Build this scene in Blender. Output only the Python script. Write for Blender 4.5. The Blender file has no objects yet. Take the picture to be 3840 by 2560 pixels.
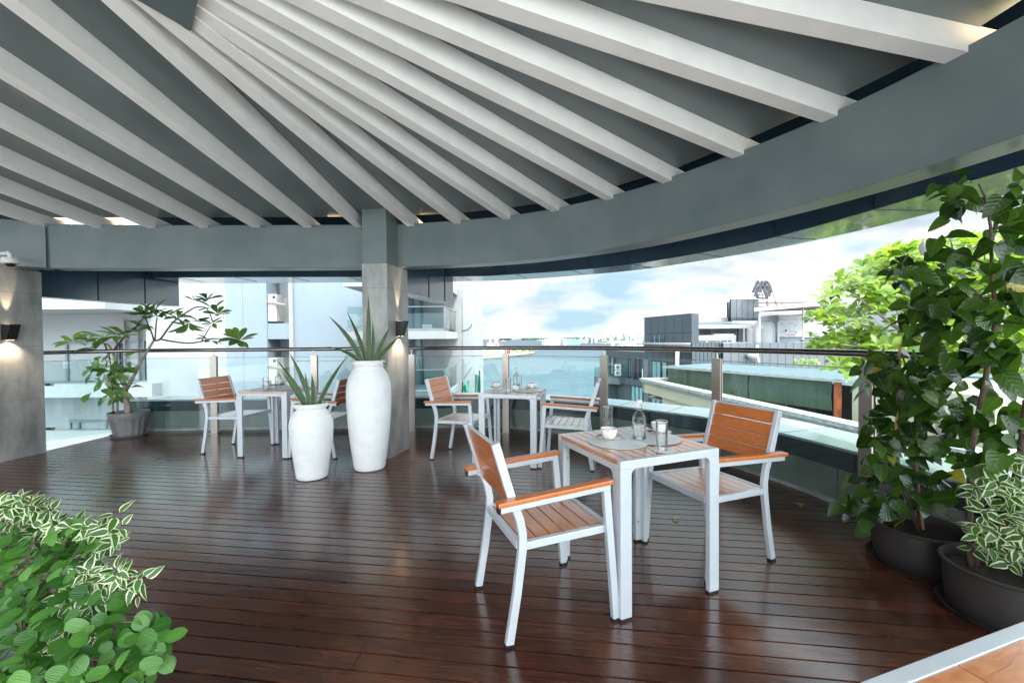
import bpy, bmesh, math, random
from mathutils import Vector, Matrix
PI=math.pi; R=math.radians
random.seed(7)
sc=bpy.context.scene; COL=sc.collection
# ---------------------------------------------------------------- camera model (solved from the photograph)
F,PIT,ROL,H,SY=1530.24,0.01837,-0.0081,1.306,16.5
def ray(px,py):
    u2=(px-1920)/F; v2=-(py-1280-SY)/F
    cr,sr=math.cos(ROL),math.sin(ROL)
    u=cr*u2-sr*v2; v=sr*u2+cr*v2
    cp,sp=math.cos(PIT),math.sin(PIT)
    return Vector((u,cp+v*sp,-sp+v*cp))
O=Vector((0,0,H))
def onz(px,py,z):
    d=ray(px,py); return O+d*((z-H)/d.z)
def at(px,py,Y):
    d=ray(px,py); return O+d*(Y/d.y)
def atr(px,py,r):
    d=ray(px,py); return O+d*(r/math.hypot(d.x,d.y))
def onv(px,py,A,B):
    d=ray(px,py); A=Vector(A); B=Vector(B); n=Vector((B.y-A.y,-(B.x-A.x)))
    t=(A.x*n.x+A.y*n.y)/(d.x*n.x+d.y*n.y); return O+d*t
# ---------------------------------------------------------------- scene objects helpers
def tag(o,label=None,cat=None,group=None,kind=None):
    if label: o['label']=label
    if cat: o['category']=cat
    if group: o['group']=group
    if kind: o['kind']=kind
    return o
def empty(name,loc=(0,0,0),rz=0,label=None,cat=None,group=None):
    o=bpy.data.objects.new(name,None); COL.objects.link(o); o.location=loc; o.rotation_euler=(0,0,rz)
    o.empty_display_size=.05
    return tag(o,label,cat,group)
def kids(o): return [c for c in bpy.data.objects if c.parent is o]
def copy_tree(o,parent=None):
    c=o.copy(); COL.objects.link(c)
    if parent: c.parent=parent
    for ch in kids(o): copy_tree(ch,c)
    return c
class MB:
    def __init__(s): s.v=[]; s.f=[]; s.uv=[]; s.hasuv=False
    def add(s,vs,fs,uvs=None):
        b=len(s.v); s.v+= [tuple(v) for v in vs]; s.f+=[tuple(b+i for i in f) for f in fs]
        if uvs: s.hasuv=True
        for k,f in enumerate(fs): s.uv.append(uvs[k] if uvs else [(0,0)]*len(f))
        return s
    def box(s,x0,x1,y0,y1,z0,z1,M=None):
        vs=[Vector((x,y,z)) for x in (x0,x1) for y in (y0,y1) for z in (z0,z1)]
        if M: vs=[M@v for v in vs]
        return s.add(vs,[(0,1,3,2),(4,6,7,5),(0,4,5,1),(2,3,7,6),(0,2,6,4),(1,5,7,3)])
    def prism(s,poly,z0,z1):
        n=len(poly)
        a=sum(poly[i][0]*poly[(i+1)%n][1]-poly[(i+1)%n][0]*poly[i][1] for i in range(n))
        if a<0: poly=poly[::-1]
        vs=[(p[0],p[1],z0) for p in poly]+[(p[0],p[1],z1) for p in poly]
        fs=[tuple(range(n-1,-1,-1)),tuple(range(n,2*n))]+[(i,(i+1)%n,n+(i+1)%n,n+i) for i in range(n)]
        return s.add(vs,fs)
    def bar(s,a,b,w,h,up=(0,0,1)):
        a=Vector(a); b=Vector(b); d=(b-a).normalized(); up=Vector(up)
        if abs(d.dot(up))>.99: up=Vector((0,1,0))
        x=d.cross(up).normalized(); z=x.cross(d).normalized()
        vs=[p+x*i*w/2+z*j*h/2 for p in (a,b) for i,j in ((-1,-1),(1,-1),(1,1),(-1,1))]
        return s.add(vs,[(3,2,1,0),(4,5,6,7),(0,1,5,4),(1,2,6,5),(2,3,7,6),(3,0,4,7)])
    def sweep(s,pts,w,h,side):
        """flat bar swept along pts; side = constant width direction"""
        side=Vector(side).normalized(); P=[Vector(p) for p in pts]; rings=[]
        for i,p in enumerate(P):
            d=(P[min(i+1,len(P)-1)]-P[max(i-1,0)]).normalized(); n=side.cross(d).normalized()
            rings.append([p+side*a*w/2+n*b*h/2 for a,b in ((-1,-1),(1,-1),(1,1),(-1,1))])
        vs=[v for r in rings for v in r]; fs=[(3,2,1,0)]
        for i in range(len(P)-1):
            for k in range(4): fs.append((4*i+k,4*i+(k+1)%4,4*i+4+(k+1)%4,4*i+4+k))
        m=4*(len(P)-1); fs.append((m,m+1,m+2,m+3)); return s.add(vs,fs)
    def tube(s,pts,r,n=10,cap=True):
        P=[Vector(p) for p in pts]; rr=r if isinstance(r,(list,tuple)) else [r]*len(P); vs=[]; fs=[]
        pd=None; x=None
        for i,p in enumerate(P):
            d=(P[min(i+1,len(P)-1)]-P[max(i-1,0)]).normalized()
            if x is None:
                a=Vector((0,0,1)) if abs(d.z)<.9 else Vector((1,0,0)); x=d.cross(a).normalized()
            else: x=(x-d*x.dot(d)).normalized()
            y=d.cross(x)
            vs+=[p+(x*math.cos(2*PI*k/n)+y*math.sin(2*PI*k/n))*rr[i] for k in range(n)]
        for i in range(len(P)-1):
            for k in range(n): fs.append((i*n+k,i*n+(k+1)%n,(i+1)*n+(k+1)%n,(i+1)*n+k))
        if cap: fs.append(tuple(range(n-1,-1,-1))); fs.append(tuple(range((len(P)-1)*n,len(P)*n)))
        return s.add(vs,fs)
    def lathe(s,prof,c=(0,0,0),n=32,M=None,wob=0,cap=False):
        vs=[]; fs=[]
        for r,z in prof:
            for k in range(n):
                a=2*PI*k/n; q=r*(1+wob*math.cos(k*PI)) if wob else r
                v=Vector((c[0]+q*math.cos(a),c[1]+q*math.sin(a),c[2]+z)); vs.append(M@v if M else v)
        for i in range(len(prof)-1):
            for k in range(n): fs.append((i*n+k,i*n+(k+1)%n,(i+1)*n+(k+1)%n,(i+1)*n+k))
        if cap and prof[0][0]>1e-5: fs.append(tuple(range(n-1,-1,-1)))
        if cap and prof[-1][0]>1e-5: fs.append(tuple(range((len(prof)-1)*n,len(prof)*n)))
        return s.add(vs,fs)
    def leaf(s,p,d,n,L,W,droop=.2,fold=.15,prof='ovate',rows=6):
        p=Vector(p); d=Vector(d).normalized(); n=Vector(n); n=(n-d*n.dot(d))
        if n.length<1e-3: n=Vector((0.1,0.2,1)); n=n-d*n.dot(d)
        n.normalize(); sd=d.cross(n); vs=[]; fs=[]; uv=[]
        for i in range(rows+1):
            t=i/rows
            if prof=='ovate': w=math.sin(PI*t**.62)**.8 if 0<t<1 else 0
            elif prof=='heart': w=(math.sin(PI*min(1,(t*.93+.07))**.5)**.75) if t<1 else 0
            elif prof=='round': w=(max(0,1-(2*min(1,t**.9)-1)**2))**.5
            elif prof=='obov': w=(math.sin(PI*t**1.5)**.8*.96+.05) if t<1 else .02
            elif prof=='lance': w=math.sin(PI*t**.8) if 0<t<1 else 0
            w=max(w,0.02)*W/2
            c=p+d*(L*t)-n*(droop*L*t*t)
            vs+=[c-sd*w+n*fold*w,c,c+sd*w+n*fold*w]
        for i in range(rows):
            a=3*i; t0=i/rows; t1=(i+1)/rows
            fs.append((a,a+1,a+4,a+3)); uv.append([(0,t0),(.5,t0),(.5,t1),(0,t1)])
            fs.append((a+1,a+2,a+5,a+4)); uv.append([(.5,t0),(1,t0),(1,t1),(.5,t1)])
        return s.add(vs,fs,uv)
    def build(s,name,mat,parent=None,smooth=False,bevel=0,kind=None,label=None):
        me=bpy.data.meshes.new(name); me.from_pydata(s.v,[],s.f); me.update()
        if s.hasuv:
            ul=me.uv_layers.new(name='UVMap'); k=0
            for fu in s.uv:
                for q in fu: ul.data[k].uv=q; k+=1
        bm=bmesh.new(); bm.from_mesh(me)
        if not s.hasuv: bmesh.ops.recalc_face_normals(bm,faces=bm.faces)
        bm.to_mesh(me); bm.free()
        me.materials.append(mat)
        if smooth:
            for p in me.polygons: p.use_smooth=True
            if smooth=='auto':
                me.set_sharp_from_angle(angle=R(38))
        o=bpy.data.objects.new(name,me); COL.objects.link(o)
        if parent: o.parent=parent
        if bevel:
            m=o.modifiers.new('bevel','BEVEL'); m.width=bevel; m.segments=2; m.limit_method='ANGLE'
            m.harden_normals=False
        if kind: o['kind']=kind
        if label: o['label']=label
        return o
# ---------------------------------------------------------------- materials
def N(nt,t,**kw):
    n=nt.nodes.new(t)
    for k,v in kw.items():
        if k in n.inputs: n.inputs[k].default_value=v
        else: setattr(n,k,v)
    return n
def newmat(name):
    m=bpy.data.materials.new(name); m.use_nodes=True; nt=m.node_tree; b=nt.nodes['Principled BSDF']
    return m,nt,b
def L(nt,a,b): nt.links.new(a,b)
def pmat(name,c,rough=.5,metal=0,c2=None,nscale=6,bump=0,bscale=60,stretch=(1,1,1),rvar=0,spec=.5,coat=0,dirt=None):
    m,nt,b=newmat(name); b.inputs['Roughness'].default_value=rough; b.inputs['Metallic'].default_value=metal
    b.inputs['Specular IOR Level'].default_value=spec; b.inputs['Coat Weight'].default_value=coat
    b.inputs['Base Color'].default_value=(*c,1)
    tc=N(nt,'ShaderNodeTexCoord'); mp=N(nt,'ShaderNodeMapping'); mp.inputs['Scale'].default_value=stretch
    L(nt,tc.outputs['Object'],mp.inputs['Vector'])
    nz=N(nt,'ShaderNodeTexNoise',Scale=nscale,Detail=6.0,Roughness=.6); L(nt,mp.outputs[0],nz.inputs['Vector'])
    if c2 is None: c2=tuple(x*.82 for x in c)
    cr=N(nt,'ShaderNodeValToRGB'); cr.color_ramp.elements[0].position=.32; cr.color_ramp.elements[1].position=.68
    cr.color_ramp.elements[0].color=(*c2,1); cr.color_ramp.elements[1].color=(*c,1)
    L(nt,nz.outputs['Fac'],cr.inputs[0]); L(nt,cr.outputs[0],b.inputs['Base Color'])
    if rvar:
        mr=N(nt,'ShaderNodeMapRange'); mr.inputs['To Min'].default_value=rough-rvar; mr.inputs['To Max'].default_value=rough+rvar
        L(nt,nz.outputs['Fac'],mr.inputs[0]); L(nt,mr.outputs[0],b.inputs['Roughness'])
    if bump:
        n2=N(nt,'ShaderNodeTexNoise',Scale=bscale,Detail=4.0); L(nt,mp.outputs[0],n2.inputs['Vector'])
        bp=N(nt,'ShaderNodeBump',Strength=bump,Distance=.01); L(nt,n2.outputs['Fac'],bp.inputs['Height']); L(nt,bp.outputs[0],b.inputs['Normal'])
    return m
M={}
M['greypaint']=pmat('grey_beam_paint',(.15,.185,.19),.32,nscale=1.6,c2=(.095,.13,.14),bump=.08,bscale=25,rvar=.08)
M['ceil']=pmat('dark_ceiling_board',(.17,.21,.215),.24,nscale=1.1,c2=(.135,.17,.175),bump=.012,bscale=4,rvar=.07)
M['rafter']=pmat('white_rafter_paint',(.93,.93,.92),.42,nscale=5,c2=(.84,.845,.83),bump=.05,bscale=30)
M['navy']=pmat('dark_blue_metal_panel',(.028,.07,.115),.22,metal=.0,nscale=3,c2=(.02,.05,.085),spec=.9,coat=.3)
M['soffit']=pmat('eave_soffit_panel',(.16,.20,.22),.16,metal=.35,nscale=2,c2=(.12,.15,.17),spec=.8,coat=.4)
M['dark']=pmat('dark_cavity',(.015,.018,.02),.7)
M['black']=pmat('black_plastic',(.012,.012,.013),.4)
M['concrete']=pmat('concrete_tile',(.46,.465,.45),.42,nscale=4.0,c2=(.19,.195,.19),bump=.12,bscale=40,stretch=(1,1,.45),rvar=.1)
M['greentile']=pmat('stained_parapet_tile',(.27,.29,.25),.5,nscale=2.5,c2=(.14,.165,.145),bump=.1,bscale=30)
M['seam']=pmat('tile_joint',(.12,.12,.115),.7)
M['band']=pmat('dark_band_stone',(.016,.042,.055),.2,nscale=3,c2=(.012,.03,.04),spec=.7)
M['coping']=pmat('white_coping_tile',(.50,.55,.55),.12,nscale=2,c2=(.42,.47,.48),spec=.7,coat=.3)
M['steel']=pmat('brushed_steel',(.42,.38,.34),.3,metal=1,nscale=4,c2=(.33,.30,.27),stretch=(1,1,30),bump=.03,bscale=60)
M['railsteel']=pmat('dark_rail_steel',(.30,.275,.255),.22,metal=1,nscale=4)
M['alu']=pmat('silver_powder_coat',(.62,.66,.70),.36,nscale=8,c2=(.56,.60,.64),metal=.25)
M['vase']=pmat('rough_white_plaster',(.88,.88,.88),.75,nscale=7,c2=(.80,.805,.81),bump=.55,bscale=55,stretch=(1,1,1.3))
M['ceramic']=pmat('white_ceramic',(.82,.80,.77),.12,c2=(.78,.76,.73))
M['rimbrown']=pmat('brown_ceramic_edge',(.20,.09,.04),.3)
M['spoon']=pmat('dark_spoon',(.09,.04,.025),.25,metal=.4)
M['mat']=pmat('grey_placemat',(.74,.77,.78),.35,nscale=20,c2=(.70,.73,.74))
M['ribpot']=pmat('faded_grey_pot',(.24,.235,.24),.5,nscale=6,c2=(.15,.145,.15))
M['darkpot']=pmat('dark_brown_pot',(.045,.037,.034),.36,nscale=8,c2=(.032,.027,.026),bump=.1,bscale=200)
M['soil']=pmat('dark_soil',(.05,.032,.022),.95,nscale=40,c2=(.012,.009,.007),bump=1,bscale=90)
M['bark']=pmat('pale_bark',(.42,.37,.31),.8,nscale=14,c2=(.22,.18,.14),bump=.6,bscale=70)
M['darkbark']=pmat('brown_stem',(.15,.10,.065),.8,nscale=20,c2=(.06,.042,.03),bump=.5,bscale=80)
M['bamboo']=pmat('tan_stake',(.42,.24,.11),.6)
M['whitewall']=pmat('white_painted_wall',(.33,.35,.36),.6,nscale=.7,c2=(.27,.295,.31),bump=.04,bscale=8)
M['shadewall']=pmat('shaded_white_wall',(.20,.25,.29),.65,nscale=.8,c2=(.165,.215,.255),bump=.05,bscale=10,stretch=(1,1,.5))  # shaded copy of the white walls, the bluish shade put into the colour
M['greywall']=pmat('grey_plaster_wall',(.31,.31,.31),.7,nscale=1.2,c2=(.22,.225,.23),bump=.06,bscale=10)
M['cream']=pmat('cream_wall',(.46,.42,.31),.7,nscale=.5,c2=(.39,.36,.27))
M['weather']=pmat('weathered_white_coping',(.42,.44,.43),.7,nscale=5,c2=(.18,.19,.18),stretch=(1,1,3))
M['cladd']=pmat('grey_metal_cladding',(.055,.072,.085),.42,nscale=.3,c2=(.045,.06,.07),metal=.2)
M['cladl']=pmat('light_grey_cladding',(.095,.11,.12),.45,nscale=.3,c2=(.08,.095,.105))
M['joint']=pmat('cladding_joint',(.025,.03,.035),.7)
M['glassdark']=pmat('dark_window_glass',(.012,.05,.065),.06,nscale=.5,c2=(.006,.025,.034),spec=.8)
M['glassteal']=pmat('curtained_window',(.20,.36,.38),.15,nscale=.8,c2=(.10,.22,.24),stretch=(1,1,.2))
M['glassgrey']=pmat('frosted_window',(.40,.48,.48),.2,nscale=1,c2=(.3,.38,.39))
M['frame']=pmat('grey_window_frame',(.18,.22,.25),.4)
M['louver']=pmat('louvre_grey',(.09,.11,.12),.5)
M['acwhite']=pmat('ac_casing',(.42,.41,.38),.5,nscale=3,c2=(.35,.34,.32))
M['metalroof']=pmat('pale_blue_metal_roof',(.115,.155,.175),.4,nscale=1.5,c2=(.09,.125,.145),metal=.1)
M['greentarp']=pmat('green_tarpaulin',(.06,.12,.075),.45,nscale=1.3,c2=(.045,.09,.065),bump=.3,bscale=2)
M['orange']=pmat('rusty_orange_post',(.50,.13,.045),.6,nscale=6,c2=(.28,.07,.03))
M['bluesign']=pmat('dark_blue_sign',(.012,.028,.06),.5)
M['tan']=pmat('tan_steel_frame',(.14,.10,.075),.7)
M['brownsoffit']=pmat('brown_canopy_underside',(.20,.15,.12),.7)
M['net']=pmat('green_debris_net',(.02,.30,.20),.7,nscale=8,c2=(.01,.18,.13))
M['red']=pmat('red_paint',(.55,.05,.04),.5)
M['tealtank']=pmat('pale_green_tank',(.20,.48,.40),.5)
M['olive']=pmat('yellow_green_store',(.33,.40,.20),.6)
M['rock']=pmat('shore_rock',(.13,.12,.10),.9,nscale=.2,c2=(.07,.07,.06))
M['sand']=pmat('pale_ground',(.42,.36,.28),.9,nscale=.05,c2=(.25,.25,.17))
M['farleaf']=pmat('far_trees',(.05,.10,.05),.9,nscale=.05,c2=(.025,.06,.035))
M['farwhite']=pmat('far_white_building',(.32,.345,.36),.7)
M['ground']=pmat('street_ground',(.25,.25,.24),.9,nscale=.2)
M['whitepart']=pmat('white_plastic',(.75,.74,.71),.4)
M['darkdome']=pmat('dark_lens',(.01,.012,.016),.05,spec=.9)
def orange_wood(name,c,c2,coat=1,ior=2.3,ws=(1.2,9,9)):
    m,nt,b=newmat(name); tc=N(nt,'ShaderNodeTexCoord'); mp=N(nt,'ShaderNodeMapping'); mp.inputs['Scale'].default_value=ws
    L(nt,tc.outputs['Object'],mp.inputs[0]); w=N(nt,'ShaderNodeTexNoise',Scale=7.0,Detail=7.0,Distortion=1.6); L(nt,mp.outputs[0],w.inputs['Vector'])
    cr=N(nt,'ShaderNodeValToRGB'); cr.color_ramp.elements[0].color=(*c2,1); cr.color_ramp.elements[1].color=(*c,1)
    cr.color_ramp.elements[0].position=.35; cr.color_ramp.elements[1].position=.6
    L(nt,w.outputs['Fac'],cr.inputs[0]); L(nt,cr.outputs[0],b.inputs['Base Color'])
    b.inputs['Roughness'].default_value=.3; b.inputs['Specular IOR Level'].default_value=.8; b.inputs['Coat Weight'].default_value=coat; b.inputs['Coat Roughness'].default_value=.2; b.inputs['Coat IOR'].default_value=ior
    bp=N(nt,'ShaderNodeBump',Strength=.25,Distance=.004); L(nt,w.outputs['Fac'],bp.inputs['Height']); L(nt,bp.outputs[0],b.inputs['Normal'])
    return m
M['slat']=orange_wood('orange_composite_wood',(.58,.20,.06),(.44,.135,.038))
M['slatback']=orange_wood('orange_back_wood',(.60,.17,.028),(.46,.12,.02),.35,1.6)
M['slatnear']=orange_wood('wavy_wood_painted_sheen',(.66,.26,.10),(.52,.17,.055),1,2.0,(2,6,6))  # lighter copy of the orange wood, its reflection put into the colour
# deck planks
def deck_mat():
    m,nt,b=newmat('oiled_hardwood_deck'); g=N(nt,'ShaderNodeNewGeometry'); tc=N(nt,'ShaderNodeTexCoord')
    mp=N(nt,'ShaderNodeMapping'); mp.inputs['Rotation'].default_value=(0,0,R(7.6)); mp.inputs['Scale'].default_value=(1,1,1)
    L(nt,tc.outputs['Object'],mp.inputs[0])
    st=N(nt,'ShaderNodeMapping'); st.inputs['Scale'].default_value=(1.5,22,1); L(nt,mp.outputs[0],st.inputs[0])
    gr=N(nt,'ShaderNodeTexNoise',Scale=3.0,Detail=8.0,Roughness=.65); L(nt,st.outputs[0],gr.inputs['Vector'])
    big=N(nt,'ShaderNodeTexNoise',Scale=.9,Detail=3.0); L(nt,mp.outputs[0],big.inputs['Vector'])
    ri=N(nt,'ShaderNodeMapRange'); ri.inputs['To Min'].default_value=.7; ri.inputs['To Max'].default_value=1.35
    L(nt,g.outputs['Random Per Island'],ri.inputs[0])
    cr=N(nt,'ShaderNodeValToRGB'); e=cr.color_ramp.elements; e[0].position=.3; e[0].color=(.022,.008,.006,1); e[1].position=.7; e[1].color=(.105,.034,.018,1)
    L(nt,gr.outputs['Fac'],cr.inputs[0])
    mx=N(nt,'ShaderNodeMix',data_type='RGBA',blend_type='MULTIPLY'); mx.inputs[0].default_value=1
    L(nt,cr.outputs[0],mx.inputs[6]); L(nt,ri.outputs[0],mx.inputs[7])
    sxx=N(nt,'ShaderNodeSeparateXYZ'); L(nt,mp.outputs[0],sxx.inputs[0])
    ja=N(nt,'ShaderNodeMath',operation='MULTIPLY_ADD'); ja.inputs[1].default_value=23.0; L(nt,g.outputs['Random Per Island'],ja.inputs[0]); L(nt,sxx.outputs[0],ja.inputs[2])
    jm=N(nt,'ShaderNodeMath',operation='PINGPONG'); jm.inputs[1].default_value=1.3; L(nt,ja.outputs[0],jm.inputs[0])
    jl=N(nt,'ShaderNodeMath',operation='LESS_THAN'); jl.inputs[1].default_value=.0018; L(nt,jm.outputs[0],jl.inputs[0])
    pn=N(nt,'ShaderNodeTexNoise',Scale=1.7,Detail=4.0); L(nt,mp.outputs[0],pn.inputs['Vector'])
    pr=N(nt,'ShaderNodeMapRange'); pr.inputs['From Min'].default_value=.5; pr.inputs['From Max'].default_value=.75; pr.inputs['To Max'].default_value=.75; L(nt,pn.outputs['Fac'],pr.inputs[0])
    mw=N(nt,'ShaderNodeMix',data_type='RGBA'); L(nt,pr.outputs[0],mw.inputs[0]); L(nt,mx.outputs[2],mw.inputs[6]); mw.inputs[7].default_value=(.16,.062,.026,1)  # orange-brown patches put mottled wear and warm lamp reflection into the colour
    mj=N(nt,'ShaderNodeMix',data_type='RGBA'); L(nt,jl.outputs[0],mj.inputs[0]); L(nt,mw.outputs[2],mj.inputs[6]); mj.inputs[7].default_value=(.004,.003,.003,1)
    L(nt,mj.outputs[2],b.inputs['Base Color'])
    rr=N(nt,'ShaderNodeMapRange'); rr.inputs['From Min'].default_value=.3; rr.inputs['From Max'].default_value=.7; rr.inputs['To Min'].default_value=.16; rr.inputs['To Max'].default_value=.30
    L(nt,big.outputs['Fac'],rr.inputs[0]); L(nt,rr.outputs[0],b.inputs['Roughness'])
    b.inputs['Specular IOR Level'].default_value=.8; b.inputs['Coat Weight'].default_value=.3; b.inputs['Coat Roughness'].default_value=.12
    # per-plank tilt + grain bump
    s2=N(nt,'ShaderNodeMapping'); s2.inputs['Scale'].default_value=(2.2,11,1); L(nt,mp.outputs[0],s2.inputs[0])
    wv=N(nt,'ShaderNodeTexNoise',Scale=1.6,Detail=5.0); L(nt,s2.outputs[0],wv.inputs['Vector'])
    b1=N(nt,'ShaderNodeBump',Strength=.22,Distance=.006); L(nt,wv.outputs['Fac'],b1.inputs['Height'])
    b2=N(nt,'ShaderNodeBump',Strength=.12,Distance=.0012); L(nt,gr.outputs['Fac'],b2.inputs['Height']); L(nt,b1.outputs[0],b2.inputs['Normal'])
    L(nt,b2.outputs[0],b.inputs['Normal']); return m
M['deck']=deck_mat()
def thin_glass(name,tint,refl=1.0):
    m=bpy.data.materials.new(name); m.use_nodes=True; nt=m.node_tree; nt.nodes.clear()
    o=N(nt,'ShaderNodeOutputMaterial'); t=N(nt,'ShaderNodeBsdfTransparent'); t.inputs[0].default_value=(*tint,1)
    g=N(nt,'ShaderNodeBsdfGlossy'); g.inputs['Roughness'].default_value=.02
    f=N(nt,'ShaderNodeFresnel'); f.inputs[0].default_value=1.5; mu=N(nt,'ShaderNodeMath',operation='MULTIPLY'); mu.inputs[1].default_value=refl
    L(nt,f.outputs[0],mu.inputs[0]); mx=N(nt,'ShaderNodeMixShader'); L(nt,mu.outputs[0],mx.inputs[0]); L(nt,t.outputs[0],mx.inputs[1]); L(nt,g.outputs[0],mx.inputs[2]); L(nt,mx.outputs[0],o.inputs[0]); return m
M['glass']=thin_glass('railing_glass',(.80,.92,.915))
M['glassclear']=thin_glass('clear_pane',(.88,.95,.95),.12)
M['balglass']=thin_glass('balcony_glass',(.66,.84,.83),1.3)
def real_glass(name,c,ior,rough=0):
    m=bpy.data.materials.new(name); m.use_nodes=True; nt=m.node_tree; b=nt.nodes['Principled BSDF']
    b.inputs['Base Color'].default_value=(*c,1); b.inputs['Transmission Weight'].default_value=1; b.inputs['IOR'].default_value=ior; b.inputs['Roughness'].default_value=rough
    return m
M['cupglass']=thin_glass('drinking_glass',(.975,.985,.985),.75)
M['water']=thin_glass('clear_water',(.94,.96,.965),.7)
def leafmat(name,c1,c2,edge=None,longv=False,edgew=.3,rough=.35,trans=.3,veins=.4,band=None,yellow=0):
    m=bpy.data.materials.new(name); m.use_nodes=True; nt=m.node_tree; b=nt.nodes['Principled BSDF']; out=nt.nodes['Material Output']
    g=N(nt,'ShaderNodeNewGeometry'); cr=N(nt,'ShaderNodeValToRGB'); cr.color_ramp.elements[0].color=(*c1,1); cr.color_ramp.elements[1].color=(*c2,1)
    if yellow:
        e=cr.color_ramp.elements.new(1-yellow); e.color=(*c2,1); cr.color_ramp.elements[-1].color=(.45,.36,.05,1)
    L(nt,g.outputs['Random Per Island'],cr.inputs[0]); colr=cr.outputs[0]
    uv=N(nt,'ShaderNodeUVMap'); sx=N(nt,'ShaderNodeSeparateXYZ'); L(nt,uv.outputs[0],sx.inputs[0])
    ab=N(nt,'ShaderNodeMath',operation='SUBTRACT'); ab.inputs[1].default_value=.5; L(nt,sx.outputs[0],ab.inputs[0])
    a2=N(nt,'ShaderNodeMath',operation='ABSOLUTE'); L(nt,ab.outputs[0],a2.inputs[0])   # 0 centre .. .5 edge
    # vein height: V-shaped bands  sin((v*? - |u|)*k)
    vm=N(nt,'ShaderNodeMath',operation='SUBTRACT'); L(nt,sx.outputs[1],vm.inputs[0])
    mu=N(nt,'ShaderNodeMath',operation='MULTIPLY'); mu.inputs[1].default_value=.55; L(nt,a2.outputs[0],mu.inputs[0]); L(nt,mu.outputs[0],vm.inputs[1])
    m3=N(nt,'ShaderNodeMath',operation='MULTIPLY'); m3.inputs[1].default_value=34; L(nt,vm.outputs[0],m3.inputs[0])
    sn=N(nt,'ShaderNodeMath',operation='SINE'); L(nt,m3.outputs[0],sn.inputs[0])
    if longv: m3.inputs[1].default_value=46; L(nt,a2.outputs[0],m3.inputs[0])
    mid=N(nt,'ShaderNodeMapRange'); mid.inputs['From Min'].default_value=0; mid.inputs['From Max'].default_value=.03; mid.inputs['To Min'].default_value=1; mid.inputs['To Max'].default_value=0; L(nt,a2.outputs[0],mid.inputs[0])
    if edge:
        tc=N(nt,'ShaderNodeTexCoord'); nz=N(nt,'ShaderNodeTexNoise',Scale=38.0,Detail=3.0); L(nt,tc.outputs['Object'],nz.inputs['Vector'])
        ad=N(nt,'ShaderNodeMath',operation='MULTIPLY_ADD'); ad.inputs[1].default_value=.34; L(nt,nz.outputs['Fac'],ad.inputs[0]); L(nt,a2.outputs[0],ad.inputs[2])
        mr=N(nt,'ShaderNodeMapRange'); mr.inputs['From Min'].default_value=edgew+.17; mr.inputs['From Max'].default_value=edgew+.2; L(nt,ad.outputs[0],mr.inputs[0])
        mx=N(nt,'ShaderNodeMix',data_type='RGBA'); L(nt,mr.outputs[0],mx.inputs[0]); L(nt,colr,mx.inputs[6]); mx.inputs[7].default_value=(*edge,1); colr=mx.outputs[2]
    if band:
        tc=N(nt,'ShaderNodeTexCoord'); nz=N(nt,'ShaderNodeTexNoise',Scale=6.0,Detail=5.0,Distortion=.6); mp=N(nt,'ShaderNodeMapping'); mp.inputs['Scale'].default_value=(2,2,9)
        L(nt,tc.outputs['Object'],mp.inputs[0]); L(nt,mp.outputs[0],nz.inputs['Vector'])
        mr=N(nt,'ShaderNodeMapRange'); mr.inputs['From Min'].default_value=.48; mr.inputs['From Max'].default_value=.58; L(nt,nz.outputs['Fac'],mr.inputs[0])
        ed=N(nt,'ShaderNodeMapRange'); ed.inputs['From Min'].default_value=.43; ed.inputs['From Max'].default_value=.455; L(nt,a2.outputs[0],ed.inputs[0])
        mx=N(nt,'ShaderNodeMix',data_type='RGBA'); L(nt,mr.outputs[0],mx.inputs[0]); L(nt,colr,mx.inputs[6]); mx.inputs[7].default_value=(*band,1)
        m4=N(nt,'ShaderNodeMix',data_type='RGBA'); L(nt,ed.outputs[0],m4.inputs[0]); L(nt,mx.outputs[2],m4.inputs[6]); m4.inputs[7].default_value=(.30,.31,.075,1); colr=m4.outputs[2]
    else:
        mx=N(nt,'ShaderNodeMix',data_type='RGBA',blend_type='SCREEN'); sc_=N(nt,'ShaderNodeMath',operation='MULTIPLY'); sc_.inputs[1].default_value=.5; L(nt,mid.outputs[0],sc_.inputs[0])
        L(nt,sc_.outputs[0],mx.inputs[0]); L(nt,colr,mx.inputs[6]); mx.inputs[7].default_value=(.12,.2,.03,1); colr=mx.outputs[2]
    L(nt,colr,b.inputs['Base Color']); b.inputs['Roughness'].default_value=rough
    if veins:
        bp=N(nt,'ShaderNodeBump',Strength=veins*.55,Distance=.0018); L(nt,sn.outputs[0],bp.inputs['Height']); L(nt,bp.outputs[0],b.inputs['Normal'])
    tr=N(nt,'ShaderNodeBsdfTranslucent'); br=N(nt,'ShaderNodeMix',data_type='RGBA',blend_type='MULTIPLY'); br.inputs[0].default_value=1; L(nt,colr,br.inputs[6]); br.inputs[7].default_value=(1.9,2.0,.7,1); L(nt,br.outputs[2],tr.inputs[0])
    ms=N(nt,'ShaderNodeMixShader'); ms.inputs[0].default_value=trans; L(nt,b.outputs[0],ms.inputs[1]); L(nt,tr.outputs[0],ms.inputs[2]); L(nt,ms.outputs[0],out.inputs[0]); return m
M['leaf_green']=leafmat('fresh_green_leaf',(.020,.085,.012),(.10,.26,.045),rough=.33,veins=.35,longv=True)
M['leaf_dark']=leafmat('glossy_dark_leaf',(.007,.025,.005),(.055,.12,.016),rough=.25,trans=.32,veins=.4,yellow=.02)
M['leaf_var']=leafmat('variegated_leaf',(.02,.08,.015),(.06,.15,.03),edge=(.60,.64,.44),edgew=.30,rough=.45,veins=.2)
M['leaf_bright']=leafmat('yellow_green_leaf',(.07,.15,.015),(.24,.33,.05),rough=.3,trans=.4,veins=.2)
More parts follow.
